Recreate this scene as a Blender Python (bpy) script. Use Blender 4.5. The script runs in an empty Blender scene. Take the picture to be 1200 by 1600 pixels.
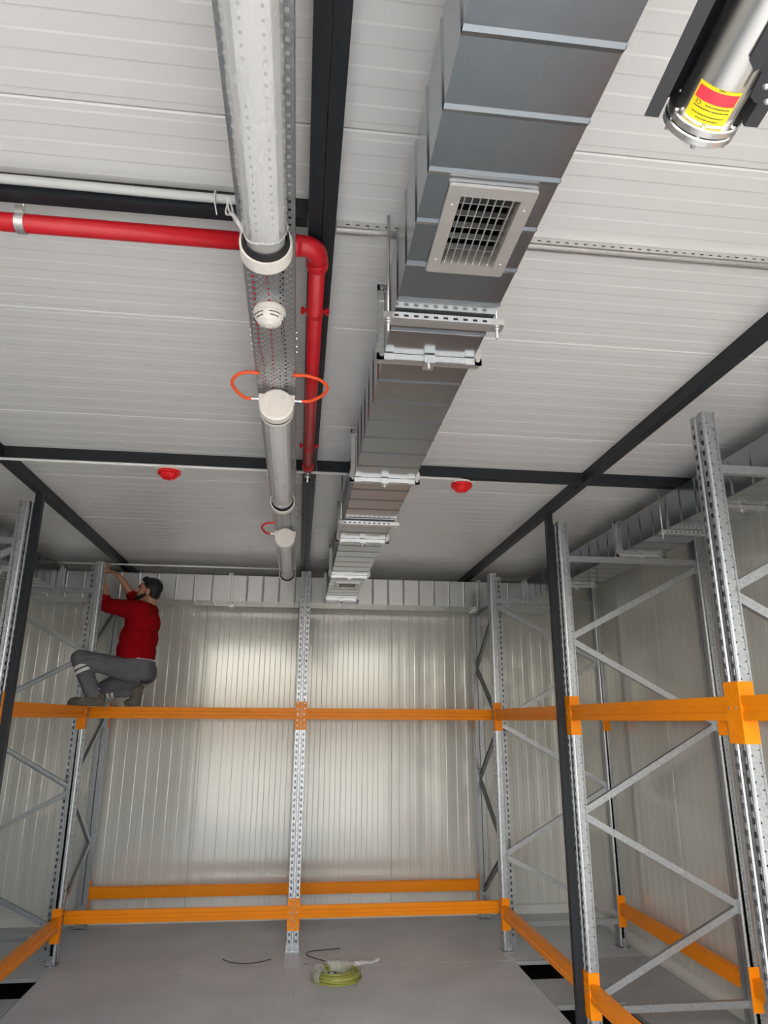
import bpy, bmesh, math, random
from mathutils import Vector, Matrix

random.seed(7)
SC = bpy.context.scene
COL = SC.collection
PI = math.pi

# ------------------------------------------------------------------ camera
H_CAM = 1.852
cam_d = bpy.data.cameras.new('camera')
cam = bpy.data.objects.new('camera', cam_d)
COL.objects.link(cam)
cam_d.sensor_fit = 'HORIZONTAL'
cam_d.sensor_width = 36.0
cam_d.lens = 1091.09 / 1200.0 * 36.0
cam_d.clip_start = 0.05
R_ = Vector((0.99288854, -0.11893612, 0.00515243))
U_ = Vector((-0.03895619, -0.28370279, 0.95812063))
F_ = Vector((0.11249339, 0.95150771, 0.28631855))
cam.matrix_world = Matrix(((R_.x, U_.x, -F_.x, 0.0), (R_.y, U_.y, -F_.y, 0.0), (R_.z, U_.z, -F_.z, H_CAM), (0, 0, 0, 1)))
SC.camera = cam

# ------------------------------------------------------------------ world, sun, exposure
W = bpy.data.worlds.new('sky'); SC.world = W
W.use_nodes = True
wn = W.node_tree.nodes; wl = W.node_tree.links
wn.clear()
wo = wn.new('ShaderNodeOutputWorld'); wb = wn.new('ShaderNodeBackground'); ws = wn.new('ShaderNodeTexSky')
ws.sky_type = 'NISHITA'; ws.sun_disc = False
ws.sun_elevation = math.radians(48); ws.sun_rotation = math.radians(215)
ws.air_density = 1.0; ws.dust_density = 4.0; ws.ozone_density = 1.0
whs = wn.new('ShaderNodeHueSaturation'); whs.inputs['Saturation'].default_value = 0.55
wl.new(ws.outputs['Color'], whs.inputs['Color'])
wl.new(whs.outputs['Color'], wb.inputs['Color'])
wb.inputs['Strength'].default_value = 0.52
wl.new(wb.outputs[0], wo.inputs[0])
sd = bpy.data.lights.new('sun', 'SUN'); sd.energy = 2.0; sd.angle = math.radians(1.0); sd.color = (1.0, 0.95, 0.88)
sun = bpy.data.objects.new('sun', sd); COL.objects.link(sun)
# daylight falls on the yard outside the open end of the container (behind the camera)
sun.rotation_euler = Vector((0.50, -0.04, -0.86)).to_track_quat('-Z', 'Y').to_euler()
VS = SC.view_settings
VS.view_transform = 'Standard'; VS.look = 'None'; VS.gamma = 1.0; VS.use_curve_mapping = False
VS.exposure = 0.85
SC.cycles.max_bounces = 14; SC.cycles.diffuse_bounces = 8; SC.cycles.glossy_bounces = 6
SC.cycles.transparent_max_bounces = 12
SC.cycles.use_denoising = True

# ------------------------------------------------------------------ materials
def nodes_mat(name):
    m = bpy.data.materials.new(name); m.use_nodes = True
    nt = m.node_tree
    return m, nt, nt.nodes['Principled BSDF'], nt.links

def mat(name, col, rough=0.5, metal=0.0, noise=0.0, nscale=8.0, bump=0.0, bscale=60.0, spec=0.5, rnoise=0.0, stretch=(1, 1, 1), coat=0.0):
    m, nt, p, L = nodes_mat(name)
    c = (col[0], col[1], col[2], 1)
    p.inputs['Base Color'].default_value = c
    p.inputs['Roughness'].default_value = rough
    p.inputs['Metallic'].default_value = metal
    p.inputs['Specular IOR Level'].default_value = spec
    p.inputs['Coat Weight'].default_value = coat
    if noise > 0 or bump > 0 or rnoise > 0:
        tc = nt.nodes.new('ShaderNodeTexCoord'); mp = nt.nodes.new('ShaderNodeMapping')
        mp.inputs['Scale'].default_value = stretch
        L.new(tc.outputs['Object'], mp.inputs['Vector'])
        if noise > 0 or rnoise > 0:
            n = nt.nodes.new('ShaderNodeTexNoise'); n.inputs['Scale'].default_value = nscale; n.inputs['Detail'].default_value = 5
            L.new(mp.outputs[0], n.inputs['Vector'])
            if noise > 0:
                r = nt.nodes.new('ShaderNodeMapRange')
                r.inputs['From Min'].default_value = 0.3; r.inputs['From Max'].default_value = 0.7
                r.inputs['To Min'].default_value = 1 - noise; r.inputs['To Max'].default_value = 1 + noise
                L.new(n.outputs['Fac'], r.inputs['Value'])
                mx = nt.nodes.new('ShaderNodeVectorMath'); mx.operation = 'SCALE'
                mx.inputs[0].default_value = col[:3]
                L.new(r.outputs[0], mx.inputs['Scale'])
                L.new(mx.outputs[0], p.inputs['Base Color'])
            if rnoise > 0:
                r2 = nt.nodes.new('ShaderNodeMapRange')
                r2.inputs['From Min'].default_value = 0.3; r2.inputs['From Max'].default_value = 0.7
                r2.inputs['To Min'].default_value = max(0.03, rough - rnoise); r2.inputs['To Max'].default_value = rough + rnoise
                L.new(n.outputs['Fac'], r2.inputs['Value']); L.new(r2.outputs[0], p.inputs['Roughness'])
        if bump > 0:
            n2 = nt.nodes.new('ShaderNodeTexNoise'); n2.inputs['Scale'].default_value = bscale; n2.inputs['Detail'].default_value = 3
            L.new(mp.outputs[0], n2.inputs['Vector'])
            b = nt.nodes.new('ShaderNodeBump'); b.inputs['Strength'].default_value = bump; b.inputs['Distance'].default_value = 0.002
            L.new(n2.outputs['Fac'], b.inputs['Height']); L.new(b.outputs[0], p.inputs['Normal'])
    return m

def galv_mat(name, col, rough, scale=110, amp=0.12, metal=0.85, rv=0.14):
    m, nt, p, L = nodes_mat(name)
    p.inputs['Metallic'].default_value = metal
    tc = nt.nodes.new('ShaderNodeTexCoord')
    v = nt.nodes.new('ShaderNodeTexVoronoi'); v.inputs['Scale'].default_value = scale
    L.new(tc.outputs['Object'], v.inputs['Vector'])
    hs = nt.nodes.new('ShaderNodeSeparateColor'); L.new(v.outputs['Color'], hs.inputs[0])
    n = nt.nodes.new('ShaderNodeTexNoise'); n.inputs['Scale'].default_value = 4; n.inputs['Detail'].default_value = 4
    L.new(tc.outputs['Object'], n.inputs['Vector'])
    a = nt.nodes.new('ShaderNodeMath'); a.operation = 'MULTIPLY_ADD'; a.inputs[1].default_value = amp; a.inputs[2].default_value = 0.87 - amp / 2
    L.new(hs.outputs[0], a.inputs[0])
    b = nt.nodes.new('ShaderNodeMath'); b.operation = 'MULTIPLY_ADD'; b.inputs[1].default_value = 0.26
    L.new(n.outputs['Fac'], b.inputs[0]); L.new(a.outputs[0], b.inputs[2])
    mx = nt.nodes.new('ShaderNodeVectorMath'); mx.operation = 'SCALE'; mx.inputs[0].default_value = col
    L.new(b.outputs[0], mx.inputs['Scale']); L.new(mx.outputs[0], p.inputs['Base Color'])
    r = nt.nodes.new('ShaderNodeMath'); r.operation = 'MULTIPLY_ADD'; r.inputs[1].default_value = rv; r.inputs[2].default_value = rough - rv / 2
    L.new(hs.outputs[1], r.inputs[0]); L.new(r.outputs[0], p.inputs['Roughness'])
    return m

M = {}
M['panel'] = mat('panel_white', (0.70, 0.70, 0.685), 0.30, 0, 0.012, 0.8, spec=0.45)
M['wallpanel'] = mat('wall_panel_white', (0.66, 0.66, 0.605), 0.13, 0.16, 0.02, 1.2, bump=0.25, bscale=2.2, spec=0.7, stretch=(6, 6, 0.5))
M['galv'] = galv_mat('galvanised_steel', (0.42, 0.44, 0.455), 0.38, 120, 0.26)
M['duct'] = galv_mat('duct_sheet', (0.36, 0.40, 0.43), 0.20, 70, 0.04, 0.95, 0.01)
M['galvb'] = galv_mat('bright_zinc', (0.66, 0.66, 0.645), 0.3, 90, 0.10, 0.85, 0.04)
M['duct_lit'] = galv_mat('duct_sheet_lit', (0.58, 0.59, 0.58), 0.30, 70, 0.02, 0.9, 0.0)  # back duct only: same sheet, base colour raised to carry reflected daylight
M['orange'] = mat('orange_paint', (0.90, 0.265, 0.003), 0.36, 0, 0.04, 5, spec=0.22)
M['dark'] = mat('anthracite_paint', (0.016, 0.020, 0.024), 0.45, 0, 0.1, 6, spec=0.3)
M['red'] = mat('red_pipe_paint', (0.52, 0.008, 0.015), 0.32, 0, 0.08, 10, bump=0.1, bscale=30)
M['redp'] = mat('red_plastic', (0.75, 0.01, 0.015), 0.22)
M['white'] = mat('white_plastic', (0.78, 0.75, 0.69), 0.4)
M['whitep'] = mat('white_conduit', (0.8, 0.8, 0.78), 0.35)
M['black'] = mat('black_rubber', (0.012, 0.012, 0.013), 0.5)
M['pit'] = mat('pit_black', (0.012, 0.012, 0.013), 0.8)
M['hose'] = mat('orange_hose', (0.9, 0.10, 0.02), 0.35)
M['chrome'] = mat('chrome', (0.8, 0.8, 0.8), 0.15, 1.0)
M['stainless'] = mat('stainless', (0.78, 0.76, 0.73), 0.27, 1.0, 0.03, 12)
M['hood'] = mat('black_coated_sheet', (0.035, 0.037, 0.042), 0.45)
M['grey_flex'] = mat('grey_flex_conduit', (0.52, 0.54, 0.53), 0.5)
M['yellow'] = mat('yellow_label', (0.9, 0.72, 0.02), 0.4)
M['labelred'] = mat('red_label', (0.8, 0.05, 0.08), 0.4)
M['ink'] = mat('black_ink', (0.02, 0.02, 0.02), 0.5)
M['alu'] = mat('grille_aluminium', (0.62, 0.60, 0.57), 0.38, 0.7, 0.04, 20)
M['ground'] = mat('yard_concrete', (0.42, 0.40, 0.37), 0.9, 0, 0.08, 0.6)
M['trim'] = mat('trim_sheet', (0.62, 0.62, 0.58), 0.35)
M['skin'] = mat('skin', (0.42, 0.20, 0.12), 0.5)
M['hair'] = mat('hair', (0.006, 0.005, 0.004), 0.6, bump=0.8, bscale=150)
M['sweater'] = mat('red_sweater', (0.27, 0.002, 0.006), 0.9, 0, 0.10, 9, bump=0.5, bscale=25, spec=0.1)
M['trousers'] = mat('grey_work_trousers', (0.125, 0.127, 0.140), 0.85, 0, 0.15, 9, bump=0.5, bscale=22, spec=0.2)
M['band'] = mat('reflective_band', (0.75, 0.75, 0.72), 0.45)
M['shoe'] = mat('dusty_shoe', (0.12, 0.105, 0.085), 0.8, 0, 0.35, 40)
M['shirt'] = mat('white_undershirt', (0.7, 0.66, 0.65), 0.8)
M['wire'] = mat('yellow_green_wire', (0.36, 0.36, 0.08), 0.35)
M['offcut'] = mat('dark_wire', (0.05, 0.05, 0.045), 0.5)
M['led'] = mat('led_board', (0.85, 0.86, 0.85), 0.4)
M['leddot'] = mat('led_dot', (0.25, 0.27, 0.28), 0.3)

def film_mat():
    m, nt, p, L = nodes_mat('plastic_film_wrap')
    p.inputs['Base Color'].default_value = (0.80, 0.79, 0.78, 1); p.inputs['Roughness'].default_value = 0.22
    tr = nt.nodes.new('ShaderNodeBsdfTransparent'); mx = nt.nodes.new('ShaderNodeMixShader')
    tc = nt.nodes.new('ShaderNodeTexCoord'); mp = nt.nodes.new('ShaderNodeMapping'); mp.inputs['Scale'].default_value = (26, 3.2, 26)
    mp.inputs['Rotation'].default_value = (0.0, 0.0, 0.12)
    L.new(tc.outputs['Object'], mp.inputs['Vector'])
    n = nt.nodes.new('ShaderNodeTexNoise'); n.inputs['Scale'].default_value = 1.6; n.inputs['Detail'].default_value = 6; n.inputs['Distortion'].default_value = 1.2
    L.new(mp.outputs[0], n.inputs['Vector'])
    r = nt.nodes.new('ShaderNodeMapRange'); r.inputs['From Min'].default_value = 0.35; r.inputs['From Max'].default_value = 0.72
    r.inputs['To Min'].default_value = 0.25; r.inputs['To Max'].default_value = 0.37
    L.new(n.outputs['Fac'], r.inputs['Value'])
    b = nt.nodes.new('ShaderNodeBump'); b.inputs['Strength'].default_value = 0.25; b.inputs['Distance'].default_value = 0.003
    L.new(n.outputs['Fac'], b.inputs['Height']); L.new(b.outputs[0], p.inputs['Normal'])
    out = nt.nodes['Material Output']
    L.new(r.outputs[0], mx.inputs[0]); L.new(tr.outputs[0], mx.inputs[1]); L.new(p.outputs[0], mx.inputs[2]); L.new(mx.outputs[0], out.inputs['Surface'])
    return m
M['film'] = film_mat()
def clear_mat(name, col, fac, rough):
    m, nt, p, L = nodes_mat(name)
    p.inputs['Base Color'].default_value = (*col, 1); p.inputs['Roughness'].default_value = rough
    tr = nt.nodes.new('ShaderNodeBsdfTransparent'); mx = nt.nodes.new('ShaderNodeMixShader'); mx.inputs[0].default_value = fac
    L.new(tr.outputs[0], mx.inputs[1]); L.new(p.outputs[0], mx.inputs[2]); L.new(mx.outputs[0], nt.nodes['Material Output'].inputs['Surface'])
    return m
M['clear'] = clear_mat('clear_tube', (0.75, 0.76, 0.76), 0.22, 0.08)
M['clearfilm'] = clear_mat('clear_film', (0.8, 0.8, 0.78), 0.4, 0.15)

def floor_mat(name, col, amp):
    # grey anti-slip sheet with small raised bars in alternating directions
    m, nt, p, L = nodes_mat(name)
    p.inputs['Roughness'].default_value = 0.42
    tc = nt.nodes.new('ShaderNodeTexCoord')
    sp = nt.nodes.new('ShaderNodeSeparateXYZ'); L.new(tc.outputs['Object'], sp.inputs[0])
    def mul(s, k, op='MULTIPLY'):
        n = nt.nodes.new('ShaderNodeMath'); n.operation = op; n.inputs[1].default_value = k; L.new(s, n.inputs[0]); return n.outputs[0]
    def f1(s, op):
        n = nt.nodes.new('ShaderNodeMath'); n.operation = op; L.new(s, n.inputs[0]); return n.outputs[0]
    def f2(a, b, op):
        n = nt.nodes.new('ShaderNodeMath'); n.operation = op; L.new(a, n.inputs[0]); L.new(b, n.inputs[1]); return n.outputs[0]
    k = 2 * PI / 0.036
    sx = f1(mul(sp.outputs[0], k), 'SINE'); sy = f1(mul(sp.outputs[1], k), 'SINE')
    pr = f2(sx, sy, 'MULTIPLY')
    pr = f1(pr, 'ABSOLUTE')
    st = nt.nodes.new('ShaderNodeMapRange'); st.inputs['From Min'].default_value = 0.40; st.inputs['From Max'].default_value = 0.60
    L.new(pr, st.inputs['Value'])
    n = nt.nodes.new('ShaderNodeTexNoise'); n.inputs['Scale'].default_value = 2.2; n.inputs['Detail'].default_value = 6
    L.new(tc.outputs['Object'], n.inputs['Vector'])
    r = nt.nodes.new('ShaderNodeMapRange'); r.inputs['From Min'].default_value = 0.3; r.inputs['From Max'].default_value = 0.7
    r.inputs['To Min'].default_value = 0.88; r.inputs['To Max'].default_value = 1.1
    L.new(n.outputs['Fac'], r.inputs['Value'])
    s2 = mul(st.outputs[0], amp); s3 = f2(s2, r.outputs[0], 'ADD')
    mx = nt.nodes.new('ShaderNodeVectorMath'); mx.operation = 'SCALE'; mx.inputs[0].default_value = col
    L.new(s3, mx.inputs['Scale']); L.new(mx.outputs[0], p.inputs['Base Color'])
    b = nt.nodes.new('ShaderNodeBump'); b.inputs['Strength'].default_value = 0.7; b.inputs['Distance'].default_value = 0.0015
    L.new(st.outputs[0], b.inputs['Height']); L.new(b.outputs[0], p.inputs['Normal'])
    return m
M['floor'] = floor_mat('grey_antislip_sheet', (0.47, 0.485, 0.495), 0.32)
M['floorb'] = floor_mat('grey_antislip_sheet_edge', (0.34, 0.355, 0.36), 0.18)

# ------------------------------------------------------------------ mesh helpers
class MB:
    def __init__(s): s.v = []; s.f = []; s.sm = []
    def add(s, vs, fs, smooth=False):
        o = len(s.v); s.v += [tuple(p) for p in vs]
        for f in fs: s.f.append(tuple(i + o for i in f)); s.sm.append(smooth)
        return s
    def box(s, x0, x1, y0, y1, z0, z1):
        vs = [(x0, y0, z0), (x1, y0, z0), (x1, y1, z0), (x0, y1, z0), (x0, y0, z1), (x1, y0, z1), (x1, y1, z1), (x0, y1, z1)]
        return s.add(vs, [(0, 3, 2, 1), (4, 5, 6, 7), (0, 1, 5, 4), (1, 2, 6, 5), (2, 3, 7, 6), (3, 0, 4, 7)])
    def bar(s, a, b, w, h, up=(0, 0, 1)):
        a = Vector(a); b = Vector(b); d = (b - a).normalized(); up = Vector(up)
        if abs(d.dot(up)) > 0.98: up = Vector((0, 1, 0))
        r = d.cross(up).normalized(); u = r.cross(d)
        vs = []
        for p in (a, b):
            for sx, sy in ((-1, -1), (1, -1), (1, 1), (-1, 1)): vs.append(p + r * (sx * w / 2) + u * (sy * h / 2))
        return s.add(vs, [(0, 1, 2, 3), (7, 6, 5, 4), (0, 4, 5, 1), (1, 5, 6, 2), (2, 6, 7, 3), (3, 7, 4, 0)])
    def chan(s, a, b, prof, side):
        # open channel: extrude polyline prof [(u,v)] from a to b; u along 'side', v along side x dir
        a = Vector(a); b = Vector(b); d = (b - a).normalized(); sd_ = Vector(side); sd_ = (sd_ - d * sd_.dot(d)).normalized(); w = d.cross(sd_)
        vs = [a + sd_ * u + w * v for u, v in prof] + [b + sd_ * u + w * v for u, v in prof]; n = len(prof)
        return s.add(vs, [(i, i + 1, n + i + 1, n + i) for i in range(n - 1)])
    def prism(s, poly, fn, t0, t1, smooth=False):
        # closed polygon extruded; fn(u, v, t) -> xyz
        n = len(poly)
        vs = [fn(u, v, t0) for u, v in poly] + [fn(u, v, t1) for u, v in poly]
        s.add(vs, [(i, (i + 1) % n, n + (i + 1) % n, n + i) for i in range(n)], smooth)
        o = len(s.v) - 2 * n
        s.f += [tuple(o + i for i in reversed(range(n))), tuple(o + n + i for i in range(n))]; s.sm += [False, False]
        return s
    def tube(s, pts, r, n=8, closed=False, cap=True):
        pts = [Vector(p) for p in pts]; m = len(pts); vs = []
        rr = r if isinstance(r, (list, tuple)) else [r] * m
        prev = None
        for i, p in enumerate(pts):
            if closed: d = pts[(i + 1) % m] - pts[i - 1]
            elif i == 0: d = pts[1] - p
            elif i == m - 1: d = p - pts[i - 1]
            else: d = pts[i + 1] - pts[i - 1]
            d.normalize()
            if prev is None:
                up = Vector((0, 0, 1)) if abs(d.z) < 0.9 else Vector((0, 1, 0))
                a = d.cross(up).normalized()
            else:
                a = (prev - d * prev.dot(d)).normalized()
            prev = a; b = d.cross(a)
            for k in range(n):
                t = 2 * PI * k / n
                vs.append(p + a * (rr[i] * math.cos(t)) + b * (rr[i] * math.sin(t)))
        fs = []
        for i in range(m if closed else m - 1):
            j = (i + 1) % m
            for k in range(n): fs.append((i * n + k, i * n + (k + 1) % n, j * n + (k + 1) % n, j * n + k))
        s.add(vs, fs, True)
        if cap and not closed:
            o = len(s.v) - len(vs)
            s.f += [tuple(o + k for k in reversed(range(n))), tuple(o + (m - 1) * n + k for k in range(n))]; s.sm += [False, False]
        return s
    def lathe(s, prof, c, ax, n=24, smooth=True):
        # prof: [(t along axis, radius)]
        c = Vector(c); ax = Vector(ax).normalized()
        up = Vector((0, 0, 1)) if abs(ax.z) < 0.9 else Vector((0, 1, 0))
        a = ax.cross(up).normalized(); b = ax.cross(a)
        # split the profile at sharp corners so that rims stay crisp
        runs = [[prof[0]]]
        for i in range(1, len(prof)):
            runs[-1].append(prof[i])
            if smooth and i < len(prof) - 1:
                d0 = Vector((prof[i][0] - prof[i - 1][0], prof[i][1] - prof[i - 1][1])); d1 = Vector((prof[i + 1][0] - prof[i][0], prof[i + 1][1] - prof[i][1]))
                if d0.length > 1e-9 and d1.length > 1e-9 and d0.angle(d1) > 0.62: runs.append([prof[i]])
        for pr in runs:
            vs = []; m = len(pr)
            for t, r in pr:
                for k in range(n):
                    th = 2 * PI * k / n
                    vs.append(c + ax * t + a * (r * math.cos(th)) + b * (r * math.sin(th)))
            s.add(vs, [(i * n + k, i * n + (k + 1) % n, (i + 1) * n + (k + 1) % n, (i + 1) * n + k) for i in range(m - 1) for k in range(n)], smooth)
        for (t, r), rev in ((prof[0], False), (prof[-1], True)):
            if r > 1e-5 and prof[0] != prof[-1]:
                vs = [c + ax * t + a * (r * math.cos(2 * PI * k / n)) + b * (r * math.sin(2 * PI * k / n)) for k in range(n)]
                s.add(vs, [tuple(reversed(range(n))) if rev else tuple(range(n))])
        return s
    def ell(s, c, r, rot=None, nu=16, nv=10):
        vs = []; c = Vector(c)
        for j in range(nv + 1):
            ph = PI * j / nv
            for i in range(nu):
                th = 2 * PI * i / nu
                p = Vector((r[0] * math.sin(ph) * math.cos(th), r[1] * math.sin(ph) * math.sin(th), r[2] * math.cos(ph)))
                if rot is not None: p = rot @ p
                vs.append(c + p)
        fs = [(j * nu + i, (j + 1) * nu + i, (j + 1) * nu + (i + 1) % nu, j * nu + (i + 1) % nu) for j in range(nv) for i in range(nu)]
        return s.add(vs, fs, True)
    def caps(s, a, b, ra, rb, n=14):
        a = Vector(a); b = Vector(b); L = (b - a).length
        prof = []
        for k in range(7): t = PI / 2 * k / 6; prof.append((-ra * math.cos(t), max(1e-6, ra * math.sin(t))))
        for k in range(7): t = PI / 2 * k / 6; prof.append((L + rb * math.sin(t), max(1e-6, rb * math.cos(t))))
        return s.lathe(prof, a, b - a, n)
    def mesh(s, name, m=None, off=None):
        me = bpy.data.meshes.new(name)
        vs = s.v if off is None else [(p[0] - off[0], p[1] - off[1], p[2] - off[2]) for p in s.v]
        me.from_pydata(vs, [], s.f)
        me.polygons.foreach_set('use_smooth', s.sm)
        bm = bmesh.new(); bm.from_mesh(me); bmesh.ops.recalc_face_normals(bm, faces=bm.faces); bm.to_mesh(me); bm.free()
        if m is not None: me.materials.append(M[m] if isinstance(m, str) else m)
        me.update()
        return me
    def build(s, name, m, parent=None):
        off = None
        if parent is not None: off = wloc(parent)
        o = bpy.data.objects.new(name, s.mesh(name, m, off)); COL.objects.link(o)
        if parent is not None: o.parent = parent
        return o

def wloc(o):
    v = Vector(o.location)
    while o.parent: o = o.parent; v += Vector(o.location)
    return v
def tag(o, label, cat, group=None, kind=None):
    o['label'] = label; o['category'] = cat
    if group: o['group'] = group
    if kind: o['kind'] = kind
    return o
def thing(name, label, cat, loc=(0, 0, 0), rz=0.0, group=None):
    o = bpy.data.objects.new(name, None); COL.objects.link(o); o.empty_display_size = 0.05
    o.location = loc; o.rotation_euler = (0, 0, rz)
    return tag(o, label, cat, group)
def inst(name, me, parent, loc=(0, 0, 0), rz=0.0):
    o = bpy.data.objects.new(name, me); COL.objects.link(o); o.parent = parent
    o.location = loc; o.rotation_euler = (0, 0, rz)
    return o
def struct(o, label=None):
    o['kind'] = 'structure'
    if label: o['label'] = label
    return o
def arc(c, r, a0, a1, n, e1, e2):
    c = Vector(c); e1 = Vector(e1); e2 = Vector(e2)
    return [c + e1 * (r * math.cos(a0 + (a1 - a0) * i / n)) + e2 * (r * math.sin(a0 + (a1 - a0) * i / n)) for i in range(n + 1)]
def spline(pts, n=8):
    P = [Vector(p) for p in pts]; P = [P[0] * 2 - P[1]] + P + [P[-1] * 2 - P[-2]]; out = []
    for i in range(1, len(P) - 2):
        for k in range(n):
            t = k / n
            out.append(0.5 * ((2 * P[i]) + (-P[i - 1] + P[i + 1]) * t + (2 * P[i - 1] - 5 * P[i] + 4 * P[i + 1] - P[i + 2]) * t * t + (-P[i - 1] + 3 * P[i] - 3 * P[i + 1] + P[i + 2]) * t ** 3))
    out.append(P[-2]); return out

# ------------------------------------------------------------------ the room shell
XW, YB, YF, ZC = 2.98, 7.68, -0.60, 3.38

def panel_profile(w, rib=0.0012, pitch=0.1111):
    g = 0.0022; c = 0.004
    p = [(g, -0.02), (g, -c), (g + c, 0)]
    n = max(1, round(w / pitch)); q = w / n
    for i in range(n):
        u = q * (i + 0.5)
        p += [(u - 0.030, 0), (u - 0.024, rib), (u + 0.024, rib), (u + 0.030, 0)]
    p += [(w - g - c, 0), (w - g, -c), (w - g, -0.02)]
    return p

# ceiling: sandwich panels one metre wide, laid across the room
ceil = struct(MB().box(-XW - 0.1, XW + 0.1, YF, YB + 0.1, ZC + 0.018, ZC + 0.12).build('ceiling', 'panel'))
y = -0.49
edges = [YF] + [-0.49 + i for i in range(9)] + [YB]
for a, b in zip(edges[:-1], edges[1:]):
    mb = MB().prism(panel_profile(b - a), lambda u, v, t, a=a: (t, a + u, ZC - v), -XW, XW)
    mb.build('panel', 'panel', ceil)

def wall(name, origin, du, dn, length, joints, ms='wallpanel'):
    # origin: corner on the floor; du: direction along the wall; dn: normal into the room
    du = Vector(du); dn = Vector(dn); og = Vector(origin)
    mb = MB()
    p0 = og - dn * 0.12; p1 = og + du * length - dn * 0.018
    mb.box(min(p0.x, p1.x), max(p0.x, p1.x), min(p0.y, p1.y), max(p0.y, p1.y), -0.4, ZC + 0.1)
    w = struct(mb.build(name, ms))
    for a, b in zip(joints[:-1], joints[1:]):
        q = MB().prism(panel_profile(b - a, 0.0014), lambda u, v, t, a=a: tuple(og + du * (a + u) + dn * v + Vector((0, 0, t))), 0.0, ZC)
        q.build('panel', ms, w)
    return w
wall('wall_back', (-XW, YB, 0), (1, 0, 0), (0, -1, 0), 2 * XW, [0, 0.98, 1.98, 2.98, 3.98, 4.98, 2 * XW])
wall('wall_right', (XW, YF, 0), (0, 1, 0), (-1, 0, 0), YB - YF, [0, 0.75, 1.83, 2.92, 4.01, 5.10, 6.19, 7.28, YB - YF])
struct(MB().box(-XW - 0.1, -2.02, YF - 0.12, YF - 0.001, -0.4, ZC + 0.12).build('wall_front', 'wallpanel'))
wall('wall_left', (-XW, YF, 0), (0, 1, 0), (1, 0, 0), YB - YF, [0, 0.75, 1.83, 2.92, 4.01, 5.10, 6.19, 7.28, YB - YF])

# baseboards: folded sheet profile
bp = [(0, 0), (0.030, 0), (0.030, 0.03), (0.012, 0.075), (0, 0.085)]
struct(MB().prism(bp, lambda u, v, t: (t, YB - 0.0016 - u, v), -XW + 0.035, XW - 0.035).build('baseboard_back', 'trim'))
struct(MB().prism(bp, lambda u, v, t: (XW - 0.0016 - u, t, v), YF, YB - 0.035).build('baseboard_right', 'trim'))
struct(MB().prism(bp, lambda u, v, t: (-XW + 0.0016 + u, t, v), YF, YB - 0.035).build('baseboard_left', 'trim'))

# floor: large central sheet, edge plates, open service pits along both sides
fl = MB().box(-1.82, 1.82, YF, 6.28, -0.03, 0.0).build('floor', 'floor'); struct(fl)
MB().box(-XW, XW, 6.286, YB, -0.03, 0.0).build('floor_plate', 'floor', fl)
for s in (-1, 1):
    xs = sorted((s * 1.825, s * XW))
    for a, b in ((YF, 4.92), (5.335, 5.84), (6.255, 6.2835)):
        MB().box(xs[0], xs[1], a, b - 0.003, -0.03, 0.0).build('floor_plate', 'floorb', fl)
    xs = sorted((s * 2.32, s * XW))
    for a, b in ((4.92, 5.335), (5.84, 6.255)):
        MB().box(xs[0], xs[1], a, b - 0.003, -0.03, 0.0).build('floor_plate', 'floorb', fl)
MB().box(-XW, XW, YF, YB, -0.40, -0.36).build('pit_bottom', 'pit', fl)
for s in (-1, 1):
    for x_ in (1.80, 2.335):
        MB().box(s * x_ - 0.012, s * x_ + 0.012, 4.4, 6.8, -0.36, -0.03).build('pit_wall', 'pit', fl)
struct(MB().box(-40, 40, -45, YF, -0.42, -0.40).build('ground', 'ground'), 'concrete yard outside the open end')

# steel structure (anthracite box sections)
ZB = 3.31
def beam_box(name, x0, x1, y0, y1, z0=ZB, z1=ZC - 0.002):
    return struct(MB().box(x0, x1, y0, y1, z0, z1).build(name, 'dark'))
beam_box('trim_1', 1.752, 1.803, YF, YB - 0.003)
beam_box('trim_2', -1.812, -1.757, YF, YB - 0.003)
cb = beam_box('trim_3', -0.024, 0.0165, YF, YB - 0.003)
MB().box(0.0195, 0.060, YF, YB - 0.003, ZB, ZC - 0.002).build('beam_half', 'dark', cb)
beam_box('trim_4', -2.975, -1.815, 4.03, 4.08)
beam_box('trim_5', -1.754, -0.0265, 4.03, 4.08)
beam_box('trim_6', 0.0625, 1.749, 4.03, 4.08)
beam_box('trim_7', 1.806, 2.975, 4.03, 4.08)
beam_box('trim_8', -1.754, -0.0265, 1.787, 1.831)
for nm, x0, x1 in (('trim_9', 1.744, 1.790), ('trim_10', -1.797, -1.751)):
    c_ = beam_box(nm, x0, x1, 4.70, 4.748, 0.0, ZB - 0.001)
    MB().box(x0 - 0.02, x0, 4.69, 4.758, 0.001, 0.009).build('base_plate', 'dark', c_)
# pale joint trim along the head of the back wall
struct(MB().prism([(0, 0), (0.02, 0), (0.02, 0.012), (0, 0.02)], lambda u, v, t: (t, YB - 0.002 - u, ZC - 0.025 + v), -XW + 0.01, XW - 0.01).build('trim_11', 'trim'))

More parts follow.
